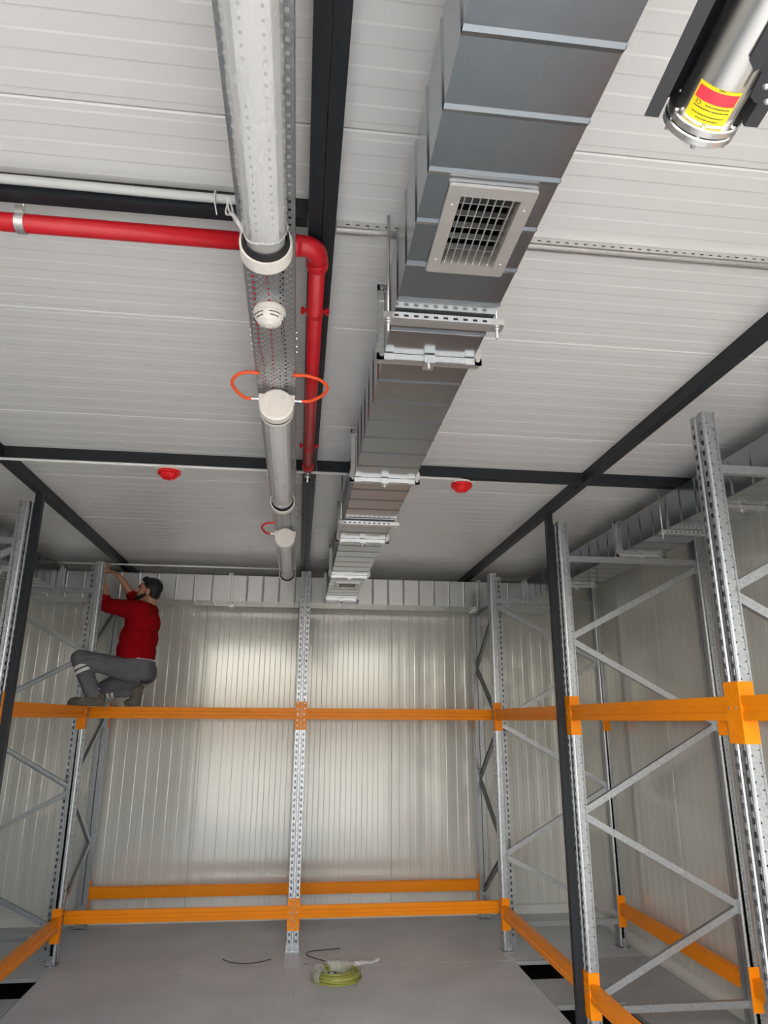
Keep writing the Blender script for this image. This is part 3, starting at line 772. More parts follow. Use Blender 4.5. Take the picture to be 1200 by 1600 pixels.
# ------------------------------------------------------------------ tubular luminaires under the tray
LX, LZ = -0.134, 3.097
def luminaire(label, ya, yb, wrapped, hoses):
    t = thing('tube_light', label, 'light fixture', (LX, (ya + yb) / 2, LZ), 0, 'tubular lights under the tray')
    # near cap with round end disc, two cable bosses
    c = MB().lathe([(0.0, 0.0), (0.0, 0.030), (0.0015, 0.031), (0.0015, 0.056), (0.0, 0.057), (0.0, 0.064), (0.004, 0.070), (0.040, 0.071), (0.040, 0.062), (0.040, 0.0)], (LX, ya, LZ), (0, 1, 0), 40)
    c.box(LX - 0.074, LX + 0.074, ya + 0.012, ya + 0.034, LZ + 0.010, LZ + 0.050)
    cap = c.build('end_cap', 'white', t)
    for ang in (0.9, 0.9 + PI):
        dx, dz = math.cos(ang), math.sin(ang)
        rb = MB()
        for k in (-0.008, 0.0, 0.008):
            a = Vector((LX + dx * 0.034 - dz * k, ya - 0.0005, LZ + dz * 0.034 + dx * k)); b = Vector((LX + dx * 0.054 - dz * k, ya - 0.0005, LZ + dz * 0.054 + dx * k))
            rb.bar(a, b, 0.0022, 0.002, (0, 1, 0))
        rb.build('grip_rib', 'white', cap)['kind'] = 'stuff'
    MB().lathe([(0.0405, 0.0685), (0.058, 0.0685), (0.058, 0.056), (0.0405, 0.056)], (LX, ya, LZ), (0, 1, 0), 36).build('gasket', 'black', t)
    MB().lathe([(0.0585, 0.0705), (0.074, 0.0705), (0.074, 0.056), (0.0585, 0.056)], (LX, ya, LZ), (0, 1, 0), 36).build('clamp_ring', 'white', t)
    # inner led carrier
    MB().box(LX - 0.036, LX + 0.036, ya + 0.06, yb - 0.02, LZ - 0.004, LZ + 0.004).build('led_carrier', 'led', t)
    hv = []
    for yy in (ya + 0.066, yb - 0.024):
        for k in range(17):
            a = PI * k / 16; hv.append((LX + 0.0505 * math.cos(a), yy, LZ + 0.0505 * math.sin(a)))
    MB().add(hv, [(k, k + 1, 18 + k, 17 + k) for k in range(16)], True).build('reflector', 'led', t)
    for s in (-1, 1):
        st = MB().box(LX + s * 0.022 - 0.009, LX + s * 0.022 + 0.009, ya + 0.08, yb - 0.04, LZ - 0.0065, LZ - 0.0045).build('led_strip', 'led', t)
        d = MB(); n = int((yb - ya - 0.14) / 0.028)
        for i in range(n):
            yy = ya + 0.10 + i * 0.028
            d.box(LX + s * 0.022 - 0.003, LX + s * 0.022 + 0.003, yy - 0.003, yy + 0.003, LZ - 0.0085, LZ - 0.0066)
        d.build('led_dots', 'leddot', st)['kind'] = 'stuff'
    MB().lathe([(0, 0.0545), (yb - ya - 0.062, 0.0545), (yb - ya - 0.062, 0.052), (0, 0.052)], (LX, ya + 0.06, LZ), (0, 1, 0), 36).build('clear_tube', 'clear', t)
    # far cap: white ring, black gasket, the tube runs into it
    MB().lathe([(-0.020, 0.072), (0.026, 0.072), (0.026, 0.0), (0.020, 0.0), (0.020, 0.066), (-0.020, 0.066), (-0.020, 0.072)], (LX, yb, LZ), (0, 1, 0), 40).build('far_cap', 'white', t)
    MB().lathe([(-0.046, 0.0595), (-0.040, 0.0640), (0.019, 0.0655), (0.019, 0.0585), (-0.046, 0.0585), (-0.046, 0.0595)], (LX, yb, LZ), (0, 1, 0), 36).build('far_gasket', 'black', t)
    if wrapped:
        rnd = random.Random(int(ya * 100)); pr = []
        n = 60; L = yb - ya - 0.165
        w = MB(); nn = 40; vs = []
        for i in range(n + 1):
            yy = ya + 0.085 + L * i / n
            for k in range(nn):
                th = 2 * PI * k / nn
                r = 0.0575 + 0.0016 * math.sin(3 * th + yy * 31) + 0.0011 * math.sin(7 * th - yy * 57) + rnd.uniform(-0.0004, 0.0004)
                if i in (0, n): r -= 0.0015
                vs.append((LX + r * math.cos(th), yy, LZ + r * math.sin(th)))
        w.add(vs, [(i * nn + k, i * nn + (k + 1) % nn, (i + 1) * nn + (k + 1) % nn, (i + 1) * nn + k) for i in range(n) for k in range(nn)], True)
        fw = w.build('film_wrap', 'film', t)
        # gathered film edge near the far end
        g = MB(); ye = yb - 0.080
        g.tube([(LX + (0.0585 + 0.002 * math.sin(5 * a)) * math.cos(a), ye + 0.006 * math.sin(2 * a + 1), LZ + (0.0585 + 0.002 * math.sin(5 * a)) * math.sin(a)) for a in [2 * PI * i / 40 for i in range(40)]], 0.0035, 6, closed=True)
        g.build('film_edge', 'film', t)
        if wrapped == 2:
            tl = MB()
            for j in range(3):
                pts = spline([(LX - 0.056, ye, LZ - 0.012 * j), (LX - 0.075, ye - 0.02 - 0.01 * j, LZ - 0.005), (LX - 0.082 - 0.006 * j, ye - 0.055, LZ + 0.01 - 0.012 * j), (LX - 0.092, ye - 0.085 + 0.012 * j, LZ + 0.018)], 5)
                tl.tube(pts, [0.006 - 0.0045 * i / (len(pts) - 1) for i in range(len(pts))], 6)
            tl.build('film_tail', 'film', t)
    for s in hoses:
        k = s[0]; f = MB()
        f.lathe([(0.0, 0.007), (0.012, 0.007), (0.012, 0.0055), (0.020, 0.0055), (0.020, 0.0085), (0.030, 0.0085)], (LX + k * 0.073, ya + 0.022, LZ + 0.03), (k, 0, 0), 12)
        f.build('hose_fitting', 'chrome', t)
        r = s[1]
        p0 = (LX + k * 0.100, ya + 0.022, LZ + 0.03)
        pts = [p0, (LX + k * (0.115 + r * 0.2), ya + 0.012, LZ + 0.028), (LX + k * (0.10 + r * 0.8), ya - 0.03, LZ + 0.035), (LX + k * (0.10 + r), ya - 0.080, LZ + 0.045), (LX + k * (0.10 + r * 0.75), ya - 0.125, LZ + 0.055), (LX + k * (0.10 + r * 0.2), ya - 0.145, LZ + 0.062), (LX + k * 0.066, ya - 0.135, LZ + 0.066)]
        MB().tube(spline(pts, 7), 0.0068, 10).build('hose', 'hose' if s[2] else 'redp', t)
luminaire('nearest film-wrapped tube light under the tray, ending at the red pipe', 0.28, 1.655, 2, [])
luminaire('middle tube light with a round cream end cap and two orange hose loops', 2.660, 4.010, 1, [(-1, 0.075, True), (1, 0.105, True)])
luminaire('farthest tube light under the tray with a single hose loop', 4.86, 6.19, 0, [(-1, 0.06, False)])

# smoke detector under the tray
t = thing('smoke_detector', 'round white smoke detector under the perforated tray', 'smoke detector', (-0.143, 2.085, TZ))
MB().lathe([(0.0, 0.0), (0.0, 0.053), (0.012, 0.055), (0.020, 0.053), (0.021, 0.0)], (-0.143, 2.085, TZ - 0.001), (0, 0, -1), 36).build('base', 'white', t)
MB().lathe([(0.0215, 0.0), (0.0215, 0.050), (0.030, 0.050), (0.046, 0.040), (0.054, 0.026), (0.056, 0.016), (0.060, 0.012), (0.060, 0.0)], (-0.143, 2.085, TZ - 0.001), (0, 0, -1), 36).build('head', 'white', t)
v = MB()
for i in range(5):
    a0 = i * 2 * PI / 5 + 0.95
    for rr, zz, aa in ((0.0490, 0.0325, 0.85), (0.0435, 0.0425, 0.7)):
        v.tube([(-0.143 + rr * math.cos(a0 + k * aa / 10 + (0.85 - aa) / 2), 2.085 + rr * math.sin(a0 + k * aa / 10 + (0.85 - aa) / 2), TZ - zz) for k in range(11)], 0.0018, 5)
v.build('vent_slots', 'black', t)['kind'] = 'stuff'
# red detector beyond the middle light
t = thing('heat_detector', 'small red beacon under the tray behind the middle tube light', 'beacon', (-0.143, 4.33, TZ))
MB().lathe([(0.0, 0.0), (0.0, 0.055), (0.014, 0.058), (0.022, 0.056), (0.023, 0.0)], (-0.143, 4.33, TZ - 0.001), (0, 0, -1), 28).build('base', 'redp', t)
MB().lathe([(0.0235, 0.0), (0.0235, 0.047), (0.040, 0.042), (0.055, 0.026), (0.060, 0.0)], (-0.143, 4.33, TZ - 0.001), (0, 0, -1), 28).build('lens', 'clearfilm', t)

# ------------------------------------------------------------------ fire pipe
PZ, PR = 3.262, 0.0275
t = thing('fire_pipe', 'red sprinkler pipe crossing the ceiling and turning along the middle beam', 'pipe', (0, 1.85, PZ))
px = 0.008
MB().tube([(-1.745, 1.858, PZ), (px - 0.085, 1.858, PZ)], PR, 20).build('pipe_run', 'red', t)
el = MB().lathe([(0, 0.035), (0.028, 0.035), (0.034, 0.032)], (px - 0.092, 1.858, PZ), (1, 0, 0), 24)
el.tube([(px - 0.062, 1.858, PZ)] + arc((px - 0.045, 1.858 + 0.045, PZ), 0.045, -PI / 2, 0, 8, (1, 0, 0), (0, 1, 0)) + [(px, 1.925, PZ)], 0.0325, 24)
el.lathe([(0, 0.032), (0.006, 0.036), (0.034, 0.036)], (px, 1.918, PZ), (0, 1, 0), 24)
el.build('elbow', 'red', t)
MB().tube([(px, 1.945, PZ), (px, 3.80, PZ)], PR, 20).build('pipe_run', 'red', t)
e2 = MB().lathe([(0, 0.0285), (0.0, 0.034), (0.045, 0.034), (0.06, 0.025), (0.085, 0.020), (0.085, 0.0)], (px, 3.80, PZ), (0, 1, 0), 20)
e2.build('reducer', 'red', t)
MB().lathe([(0, 0.020), (0.018, 0.020), (0.022, 0.012), (0.04, 0.012), (0.045, 0.017), (0.055, 0.017), (0.06, 0.008), (0.075, 0.008)], (px, 3.875, PZ - 0.006), (0, 0.86, -0.5), 16).lathe([(0.075, 0.02), (0.078, 0.02)], (px, 3.875, PZ - 0.006), (0, 0.86, -0.5), 14).build('sprinkler_head', 'chrome', t)
for yc_ in (2.22, 3.52):
    m = MB().lathe([(-0.010, PR + 0.003), (0.010, PR + 0.003), (0.010, PR + 0.0005), (-0.010, PR + 0.0005), (-0.010, PR + 0.003)], (px, yc_, PZ), (0, 1, 0), 24)
    for s in (-1, 1):
        m.box(px + s * 0.040 - 0.012, px + s * 0.040 + 0.012, yc_ - 0.010, yc_ + 0.010, PZ + 0.001, PZ + 0.006)
        m.lathe([(0, 0.006), (0.026, 0.006)], (px + s * 0.044, yc_, PZ - 0.010), (0, 0, 1), 6)
    m.build('pipe_clamp', 'red', t)
m = MB().lathe([(-0.013, PR + 0.004), (0.013, PR + 0.004), (0.013, PR + 0.0005), (-0.013, PR + 0.0005), (-0.013, PR + 0.004)], (-0.868, 1.858, PZ), (1, 0, 0), 24)
m.box(-0.880, -0.856, 1.858 - 0.036, 1.858 - 0.022, PZ + 0.016, PZ + 0.034)
m.build('pipe_clamp', 'galvb', t)
MB().tube([(-0.862, 1.834, PZ + 0.02), (-0.862, 1.834, ZC - 0.003)], 0.004, 8).build('threaded_rod', 'galvb', t)

# corrugated grey conduit along the front of the first cross beam
mb = MB(); n = 420; pts = []; rr = []
for i in range(n):
    pts.append((-1.74 + 1.50 * i / (n - 1), 1.768 + 0.002 * math.sin(i * 0.02), 3.337)); rr.append(0.0145 if i % 2 else 0.0125)
mb.tube(pts, rr, 12)
tag(mb.build('flex_conduit', 'grey_flex'), 'grey corrugated conduit lying along the first cross beam', 'conduit')
tie = MB().tube([(-0.300, 1.768 + 0.020 * math.cos(a), 3.337 + 0.020 * math.sin(a)) for a in [2 * PI * i / 16 for i in range(16)]], 0.0022, 5, closed=True)
tie.tube([(-0.300, 1.750, 3.330), (-0.297, 1.746, 3.30), (-0.290, 1.756, 3.268)], 0.002, 5)
tag(tie.build('cable_tie', 'whitep'), 'white cable tie around the grey corrugated conduit', 'cable tie')

# white conduit under the second cross beam, with two sirens
cz = ZB - 0.009
mb = MB().tube([(-2.95, 4.038, cz), (0.965, 4.038, cz)], 0.0085, 12)
tag(mb.build('conduit', 'whitep'), 'thin white conduit along the second cross beam between the sirens', 'conduit')
def siren(label, x, y):
    z = ZB - 0.0185
    t = thing('fire_siren', label, 'siren', (x, y, z), 0, 'red sirens on the cross beam')
    MB().lathe([(0, 0.0), (0, 0.058), (0.014, 0.060), (0.016, 0.058), (0.016, 0)], (x, y, z), (0, 0, -1), 28).box(x - 0.085, x + 0.085, y - 0.014, y + 0.014, z - 0.004, z + 0.0001).build('base', 'white', t)
    MB().lathe([(0.0165, 0.0), (0.0165, 0.066), (0.026, 0.068), (0.036, 0.066), (0.040, 0.052), (0.056, 0.040), (0.066, 0.020), (0.068, 0.0)], (x, y, z), (0, 0, -1), 28).build('sounder', 'redp', t)
    r = MB()
    for i in range(10):
        a = 2 * PI * i / 10
        r.bar((x + 0.050 * math.cos(a), y + 0.050 * math.sin(a), z - 0.046), (x + 0.030 * math.cos(a), y + 0.030 * math.sin(a), z - 0.064), 0.005, 0.004)
    r.build('lens_rib', 'redp', t)['kind'] = 'stuff'
siren('red siren on the cross beam left of the tray', -0.815, 4.062)
siren('red siren on the cross beam right of the middle duct', 0.968, 4.062)
# thin conduit in front of the back duct
tag(MB().tube([(-2.35, 6.93, 3.30), (-0.215, 6.93, 3.30)], 0.009, 10).build('conduit', 'whitep'), 'thin pale conduit above the man, in front of the back duct', 'conduit')
for xx in (-1.74, -1.62):
    pass

# ------------------------------------------------------------------ explosion-proof camera, upper right
P0 = Vector((0.634, 0.875, 2.820))
ax = Vector((-0.005, -0.985, 0.174)).normalized()
view = (P0 - Vector((0, 0, H_CAM))).normalized()
back = (view - ax * view.dot(ax)).normalized()      # away from the camera, square to the axis
side = ax.cross(back).normalized()
t = thing('security_camera', 'stainless explosion-proof camera with yellow label hanging at upper right', 'camera', tuple(P0))
RB = 0.050
MB().lathe([(0.018, RB), (0.44, RB), (0.44, 0)], P0, ax, 40).build('housing', 'stainless', t)
fl_ = MB().lathe([(0.0, 0.0), (0.0, 0.060), (0.002, 0.062), (0.012, 0.062), (0.014, 0.060), (0.014, 0.0)], P0, ax, 44)
fl_.lathe([(0.016, 0.0), (0.016, 0.060), (0.018, 0.062), (0.028, 0.062), (0.030, 0.060), (0.030, RB)], P0, ax, 44)
fo = fl_.build('flange', 'stainless', t)
MB().lathe([(0.0125, 0.058), (0.0175, 0.058)], P0, ax, 36).build('seal_ring', 'black', t)
for i in range(6):
    a = 2 * PI * i / 6 + 0.35
    p = P0 + (side * math.cos(a) + back * math.sin(a)) * 0.0555
    MB().lathe([(-0.006, 0.0), (-0.006, 0.0036), (-0.001, 0.0042), (0.0315, 0.0042), (0.0325, 0.003), (0.0325, 0)], p, ax, 8).build('bolt', 'chrome', fo)
# sun hood: inverted channel of dark sheet above the housing, with turned-out lips
up_ = (Vector((0, 0, 1)) - ax * ax.z).normalized(); sx_ = ax.cross(up_).normalized()
if sx_.x < 0: sx_ = -sx_
pro = [(0.100, -0.004), (0.078, -0.004), (0.074, 0.030)]
for k in range(11):
    a = PI * k / 10
    pro.append((0.066 * math.cos(a), 0.036 + 0.026 * math.sin(a)))
pro += [(-0.074, 0.030), (-0.078, -0.004), (-0.100, -0.004)]
inn = [(u * (0.97 if abs(u) < 0.09 else 1), v - 0.0025) for u, v in reversed(pro)]
MB().prism(pro + inn, lambda u, v, s: tuple(P0 + sx_ * u + up_ * v + ax * s), 0.010, 0.46).build('sun_hood', 'hood', t)
# label wrapped on the side that faces the camera
def cyl(u, s, r):      # u: arc position in metres from the line nearest the camera
    a = u / RB
    return P0 + ax * s + (side * math.sin(a) - back * math.cos(a)) * r
def patch(u0, u1, s0, s1, r, m, name, parent, n=14):
    vs = []
    for i in range(n + 1):
        u = u0 + (u1 - u0) * i / n
        vs += [cyl(u, s0, r), cyl(u, s1, r)]
    return MB().add(vs, [(2 * i, 2 * i + 2, 2 * i + 3, 2 * i + 1) for i in range(n)], True).build(name, m, parent)
SGN = 1 if (side.dot(R_) > 0) else -1
lab = patch(-0.030 * 1, 0.042, 0.033, 0.088, RB + 0.0006, 'yellow', 'label_plate', t) if SGN > 0 else patch(-0.042, 0.030, 0.033, 0.088, RB + 0.0006, 'yellow', 'label_plate', t)
u0, u1 = (-0.027, 0.040) if SGN > 0 else (-0.040, 0.027)
patch(u0, u1, 0.064, 0.083, RB + 0.0010, 'labelred', 'red_band', lab)
def text_on(txt, u, s, h, m, name, flip):
    cu = bpy.data.curves.new(name, 'FONT'); cu.body = txt; cu.size = h; cu.align_x = 'CENTER'
    ob = bpy.data.objects.new(name, cu); COL.objects.link(ob)
    dg = bpy.context.evaluated_depsgraph_get()
    me = bpy.data.meshes.new_from_object(ob.evaluated_get(dg))
    bpy.data.objects.remove(ob)
    pl = wloc(lab)
    for v in me.vertices:
        x, y = v.co.x, v.co.y
        v.co = cyl(u - SGN * x * flip, s - y * flip, RB + 0.0015) - pl
    me.materials.clear(); me.materials.append(M[m])
    o = bpy.data.objects.new(name, me); COL.objects.link(o); o.parent = lab
text_on('CE', -SGN * 0.017, 0.0625, 0.009, 'ink', 'label_text', 1)
ln = MB()
rnd = random.Random(4)
for s_, a0, a1 in ((0.0585, -0.004, 0.036), (0.0525, -0.022, 0.034), (0.0435, -0.020, 0.030), (0.0375, -0.010, 0.026), (0.0860, 0.004, 0.014)):
    u = a0
    while u < a1:
        w = rnd.uniform(0.0012, 0.004)
        vs = [cyl(SGN * u, s_, RB + 0.0012), cyl(SGN * (u + w), s_, RB + 0.0012), cyl(SGN * (u + w), s_ + 0.0016, RB + 0.0012), cyl(SGN * u, s_ + 0.0016, RB + 0.0012)]
        ln.add(vs, [(0, 1, 2, 3)]); u += w + 0.001
ln.build('fine_print', 'ink', lab)['kind'] = 'stuff'
# bracket: black plates on the right of the housing up to the ceiling
bk = MB()
def fr(u, w, s): return tuple(P0 + side * (SGN * u) + back * w + ax * s)
pl = [(0.050, 0.090), (0.046, 0.125), (0.040, 0.130), (0.040, 0.30), (0.12, 0.30), (0.12, 0.10), (0.062, 0.085)]
bk.prism(pl, lambda u, v, w: fr(u, w, v), -0.040, -0.034)
bk.prism([(0.050, 0.086), (0.060, 0.072), (0.075, 0.085), (0.075, 0.30), (0.050, 0.30)], lambda u, v, w: fr(u, w, v), -0.015, -0.009)
b_ = bk.build('bracket', 'hood', t)
MB().prism([(0.020, 0.140), (0.036, 0.128), (0.044, 0.140), (0.044, 0.30), (0.020, 0.30)], lambda u, v, w: fr(u, w, v), -0.052, -0.047).build('clamp_bar', 'hood', t)
for u, s in ((0.062, 0.112), (0.070, 0.150), (0.062, 0.190), (0.075, 0.094), (0.084, 0.098)):
    MB().lathe([(0, 0.005), (0.004, 0.005), (0.005, 0.003), (0.005, 0)], fr(u, -0.0402, s), -back, 10).build('bolt', 'chrome', b_)
top = P0 + ax * 0.40 + side * (SGN * 0.09)
MB().tube([tuple(P0 + ax * 0.26 + side * (SGN * 0.09) - back * 0.02), tuple(top - back * 0.02)], 0.016, 14).tube([(top.x, top.y, top.z - 0.02), (top.x + 0.02, top.y, ZC - 0.002)], 0.016, 14).build('mounting_arm', 'hood', t)
MB().lathe([(0, 0.06), (0.010, 0.06), (0.014, 0.03), (0.014, 0)], (top.x + 0.02, top.y, ZC - 0.002), (0, 0, -1), 20).build('ceiling_plate', 'hood', t)

# ------------------------------------------------------------------ wire coil and scraps on the floor
cx_, cy_ = 0.372, 6.02
t = thing('wire_coil', 'coil of yellow-green wire in torn clear film on the floor', 'wire coil', (cx_, cy_, 0))
rnd = random.Random(11)
for k in range(26):
    lay = k // 6; col_ = k % 6
    r0 = 0.112 + 0.012 * col_ + rnd.uniform(-0.002, 0.002); z0 = 0.008 + 0.0115 * lay
    pts = [(cx_ + (r0 + 0.003 * math.sin(2 * a + k)) * math.cos(a), cy_ + (r0 + 0.003 * math.sin(2 * a + k)) * math.sin(a), max(0.0065, z0 + 0.003 * math.sin(a * 2 + k * 1.7))) for a in [2 * PI * i / 40 for i in range(40)]]
    MB().tube(pts, 0.0058, 7, closed=True).build('wire_turn', 'wire', t)
pts = [(cx_ + (0.188 + 0.012 * math.sin(a)) * math.cos(a), cy_ + (0.188 + 0.012 * math.sin(a)) * math.sin(a) - 0.01, 0.006) for a in [PI * 0.75 + 1.45 * PI * i / 40 for i in range(41)]]
MB().tube(pts, 0.0045, 7).build('loose_turn', 'wire', t)
fm = MB(); nn = 36
for band in range(2):
    vs = []
    for i in range(nn + 1):
        a = (0.15 if band == 0 else 2.6) + (2.0 if band == 0 else 1.3) * i / nn
        for (rr_, zz) in ((0.098, 0.006), (0.100, 0.060), (0.128, 0.078), (0.165, 0.073), (0.184, 0.045), (0.187, 0.004)):
            j = 1 + 0.035 * math.sin(a * 17 + zz * 90) + rnd.uniform(-0.012, 0.012)
            vs.append((cx_ + rr_ * j * math.cos(a), cy_ + rr_ * j * math.sin(a), max(0.002, zz * (1 + 0.05 * math.sin(a * 23)))))
    fm.add(vs, [(i * 6 + k, i * 6 + k + 1, (i + 1) * 6 + k + 1, (i + 1) * 6 + k) for i in range(nn) for k in range(5)], True)
fm.build('torn_film', 'clearfilm', t)
MB().tube(spline([(cx_ + 0.15, cy_ + 0.09, 0.06), (cx_ + 0.22, cy_ + 0.17, 0.045), (cx_ + 0.30, cy_ + 0.29, 0.012), (cx_ + 0.37, cy_ + 0.38, 0.010)], 6), [0.020, 0.020, 0.019, 0.018, 0.017, 0.016, 0.015, 0.014, 0.013, 0.012, 0.011, 0.011, 0.010, 0.010, 0.010, 0.012, 0.012, 0.008, 0.006], 8).build('film_tail', 'whitep', t)
t = thing('tape_roll', 'small black tape roll lying inside the wire coil', 'tape', (0.335, 5.985, 0.0))
MB().lathe([(0.0, 0.036), (0.045, 0.036), (0.045, 0.020), (0.0, 0.020), (0.0, 0.036)], (0.335, 5.985, 0.0), (0, 0, 1), 24).build('tape', 'black', t)
MB().lathe([(0.001, 0.0195), (0.044, 0.0195), (0.044, 0.0170), (0.001, 0.0170), (0.001, 0.0195)], (0.335, 5.985, 0.0), (0, 0, 1), 24).build('core', 'whitep', t)
tag(MB().tube(spline([(-0.520, 6.53, 0.005), (-0.44, 6.44, 0.005), (-0.32, 6.40, 0.005), (-0.20, 6.44, 0.005), (-0.13, 6.49, 0.005)], 8), 0.0036, 8).build('wire_offcut', 'offcut'), 'dark curved wire offcut lying left of the middle frame', 'wire')
tag(MB().tube(spline([(0.44, 6.71, 0.005), (0.33, 6.69, 0.005), (0.19, 6.655, 0.005), (0.155, 6.58, 0.005), (0.20, 6.50, 0.005), (0.30, 6.40, 0.005)], 8), 0.0036, 8).build('wire_offcut', 'offcut'), 'dark hooked wire offcut lying behind the wire coil', 'wire')
for i, (bx, by, lb) in enumerate(((0.135, 6.34, 'small loose bolt on the floor, farther left of the wire coil'), (0.205, 6.335, 'small loose bolt on the floor nearest the wire coil'))):
    t = thing('loose_bolt', lb, 'bolt', (bx, by, 0.0))
    MB().lathe([(0.0, 0.010), (0.007, 0.010)], (bx, by, 0.0095), (1, 0.3, 0), 6).build('bolt_head', 'galvb', t)
    MB().lathe([(0.0071, 0.0055), (0.034, 0.0055)], (bx, by, 0.0095), (1, 0.3, 0), 10).build('shank', 'galvb', t)

# ------------------------------------------------------------------ the man crouching on the beams
def remesh(mb, name, m, parent, vox=0.009, smooth=6):
    me = mb.mesh(name + '_raw', m)
    o = bpy.data.objects.new(name, me); COL.objects.link(o)
    r = o.modifiers.new('r', 'REMESH'); r.mode = 'VOXEL'; r.voxel_size = vox; r.use_smooth_shade = True
    s = o.modifiers.new('s', 'SMOOTH'); s.factor = 0.5; s.iterations = smooth
    dg = bpy.context.evaluated_depsgraph_get()
    me2 = bpy.data.meshes.new_from_object(o.evaluated_get(dg))
    bpy.data.objects.remove(o); bpy.data.meshes.remove(me)
    me2.name = name
    if parent is not None:
        me2.transform(Matrix.Translation(-wloc(parent)))
    me2.materials.clear(); me2.materials.append(M[m])
    ob = bpy.data.objects.new(name, me2); COL.objects.link(ob)
    if parent is not None: ob.parent = parent
    return ob
person = thing('person', 'man in red sweater and grey work trousers crouching on the orange beams', 'person', (-1.55, 6.55, 1.957))
LSH, RSH = (-1.43, 6.455, 2.785), (-1.41, 6.735, 2.81)
LEL, REL = (-1.765, 6.625, 2.850), (-1.555, 6.800, 2.925)
LWR, RWR = (-1.828, 6.635, 3.085), (-1.690, 6.705, 3.120)
HD = Vector((-1.402, 6.585, 2.985))
hip = Vector((-1.395, 6.56, 2.265))
LKN, LAN = (-1.880, 6.395, 2.355), (-1.735, 6.395, 2.050)
RKN, RAN = (-1.755, 6.690, 2.100), (-1.478, 6.695, 2.085)
b = MB()
# head and face (looking towards -x, slightly up)
tilt = Matrix.Rotation(math.radians(14), 3, 'Y')
def hp_(x, y_, z): return HD + tilt @ Vector((x, y_, z))
b.ell(hp_(0.005, 0, 0.022), (0.092, 0.073, 0.092), tilt); b.ell(hp_(-0.030, 0, -0.045), (0.056, 0.056, 0.068), tilt)
b.ell(hp_(-0.055, 0, -0.088), (0.026, 0.030, 0.024), tilt)                       # chin
b.caps(hp_(-0.088, 0, 0.012), hp_(-0.108, 0, -0.026), 0.009, 0.014)             # nose
b.ell(hp_(-0.084, 0, -0.056), (0.012, 0.024, 0.009), tilt)                      # lips
b.ell(hp_(-0.084, 0, 0.030), (0.012, 0.048, 0.010), tilt)                       # brow
for s in (-1, 1): b.ell(hp_(0.012, s * 0.073, -0.015), (0.020, 0.010, 0.032), tilt)   # ears
b.caps(HD + Vector((0.03, 0, -0.06)), (-1.415, 6.59, 2.80), 0.056, 0.065)       # neck
b.ell((-1.430, 6.59, 2.66), (0.12, 0.15, 0.15)); b.ell((-1.44, 6.57, 2.45), (0.13, 0.14, 0.16)); b.ell(hip, (0.12, 0.14, 0.10))
for s_, e_, w_ in ((LSH, LEL, LWR), (RSH, REL, RWR)):
    b.caps(s_, e_, 0.050, 0.042); b.caps(e_, w_, 0.041, 0.027)
b.caps((-1.42, 6.49, 2.25), LKN, 0.070, 0.050); b.caps(LKN, LAN, 0.048, 0.034)
b.caps((-1.42, 6.63, 2.23), RKN, 0.070, 0.050); b.caps(RKN, RAN, 0.048, 0.034)
def hand(mb, wr, d, n, s, curl, spread=0.15, sc=1.0):
    wr = Vector(wr); d = Vector(d).normalized(); n = Vector(n); n = (n - d * n.dot(d)).normalized(); sv = d.cross(n)
    if s < 0: sv = -sv
    pc = wr + d * 0.050 * sc
    mb.caps(wr, wr + d * 0.045 * sc, 0.024, 0.022)
    for k in (-0.026, -0.009, 0.009, 0.026):
        mb.caps(wr + d * 0.020 + sv * k * 0.6, wr + d * 0.085 * sc + sv * k * sc, 0.012, 0.0095, 10)
    for k, L in ((-0.027, 0.85), (-0.009, 1.0), (0.009, 1.05), (0.027, 0.95)):
        p = wr + d * 0.085 * sc + sv * k * sc; dd = (d + sv * (k * spread / 0.027)).normalized(); ang = 0
        for seg, l in enumerate((0.040, 0.026, 0.020)):
            ang += curl * (0.7 if seg == 0 else 1.0)
            v = dd * math.cos(ang) + n * math.sin(ang)
            q = p + v * l * L * sc
            mb.caps(p, q, 0.0088 - 0.0008 * seg, 0.0080 - 0.0008 * seg, 10); p = q
    p = wr + d * 0.030 + sv * 0.024; v = (d * 0.55 + sv * 0.75 + n * 0.35).normalized()
    q = p + v * 0.040; mb.caps(p, q, 0.013, 0.0105, 10)
    v2 = (d * 0.85 + sv * 0.25 + n * 0.45).normalized(); mb.caps(q, q + v2 * 0.030, 0.0100, 0.0085, 10)
hand(b, RWR, (-0.75, -0.10, 0.55), (-0.35, -0.1, -0.9), 1, 0.55)
hand(b, LWR, (0.02, 0.02, 1.0), (0.9, -0.3, 0.0), -1, 0.45)
body = remesh(b, 'body', 'skin', person, 0.0058, 4)
for s in (-1, 1):
    eye = MB().ell(hp_(-0.083, s * 0.031, 0.012), (0.010, 0.013, 0.009), tilt, 12, 8); eye.build('eye', 'ink', body)
# hair and beard
h = MB(); h.ell(hp_(0.022, 0, 0.042), (0.094, 0.083, 0.086), tilt); h.ell(hp_(0.058, 0, -0.005), (0.056, 0.072, 0.078), tilt)
h.caps(hp_(-0.045, -0.035, 0.098), hp_(-0.045, 0.035, 0.098), 0.026, 0.026); h.ell(hp_(-0.068, 0, 0.088), (0.024, 0.05, 0.016), tilt)
rnd = random.Random(5)
for i in range(150):
    a, c = rnd.uniform(0, 2 * PI), rnd.uniform(-0.2, 1)
    v = Vector((math.cos(a) * math.sqrt(max(0, 1 - c * c)), math.sin(a) * math.sqrt(max(0, 1 - c * c)), c))
    if v.x < -0.55: continue
    p = hp_(0.022 + v.x * 0.090, v.y * 0.080, 0.042 + v.z * 0.083); h.ell(p, (0.010, 0.009, 0.009), None, 8, 6)
remesh(h, 'hair', 'hair', person, 0.007, 2)
bd_ = MB(); bd_.ell(hp_(-0.048, 0, -0.080), (0.038, 0.040, 0.030), tilt)
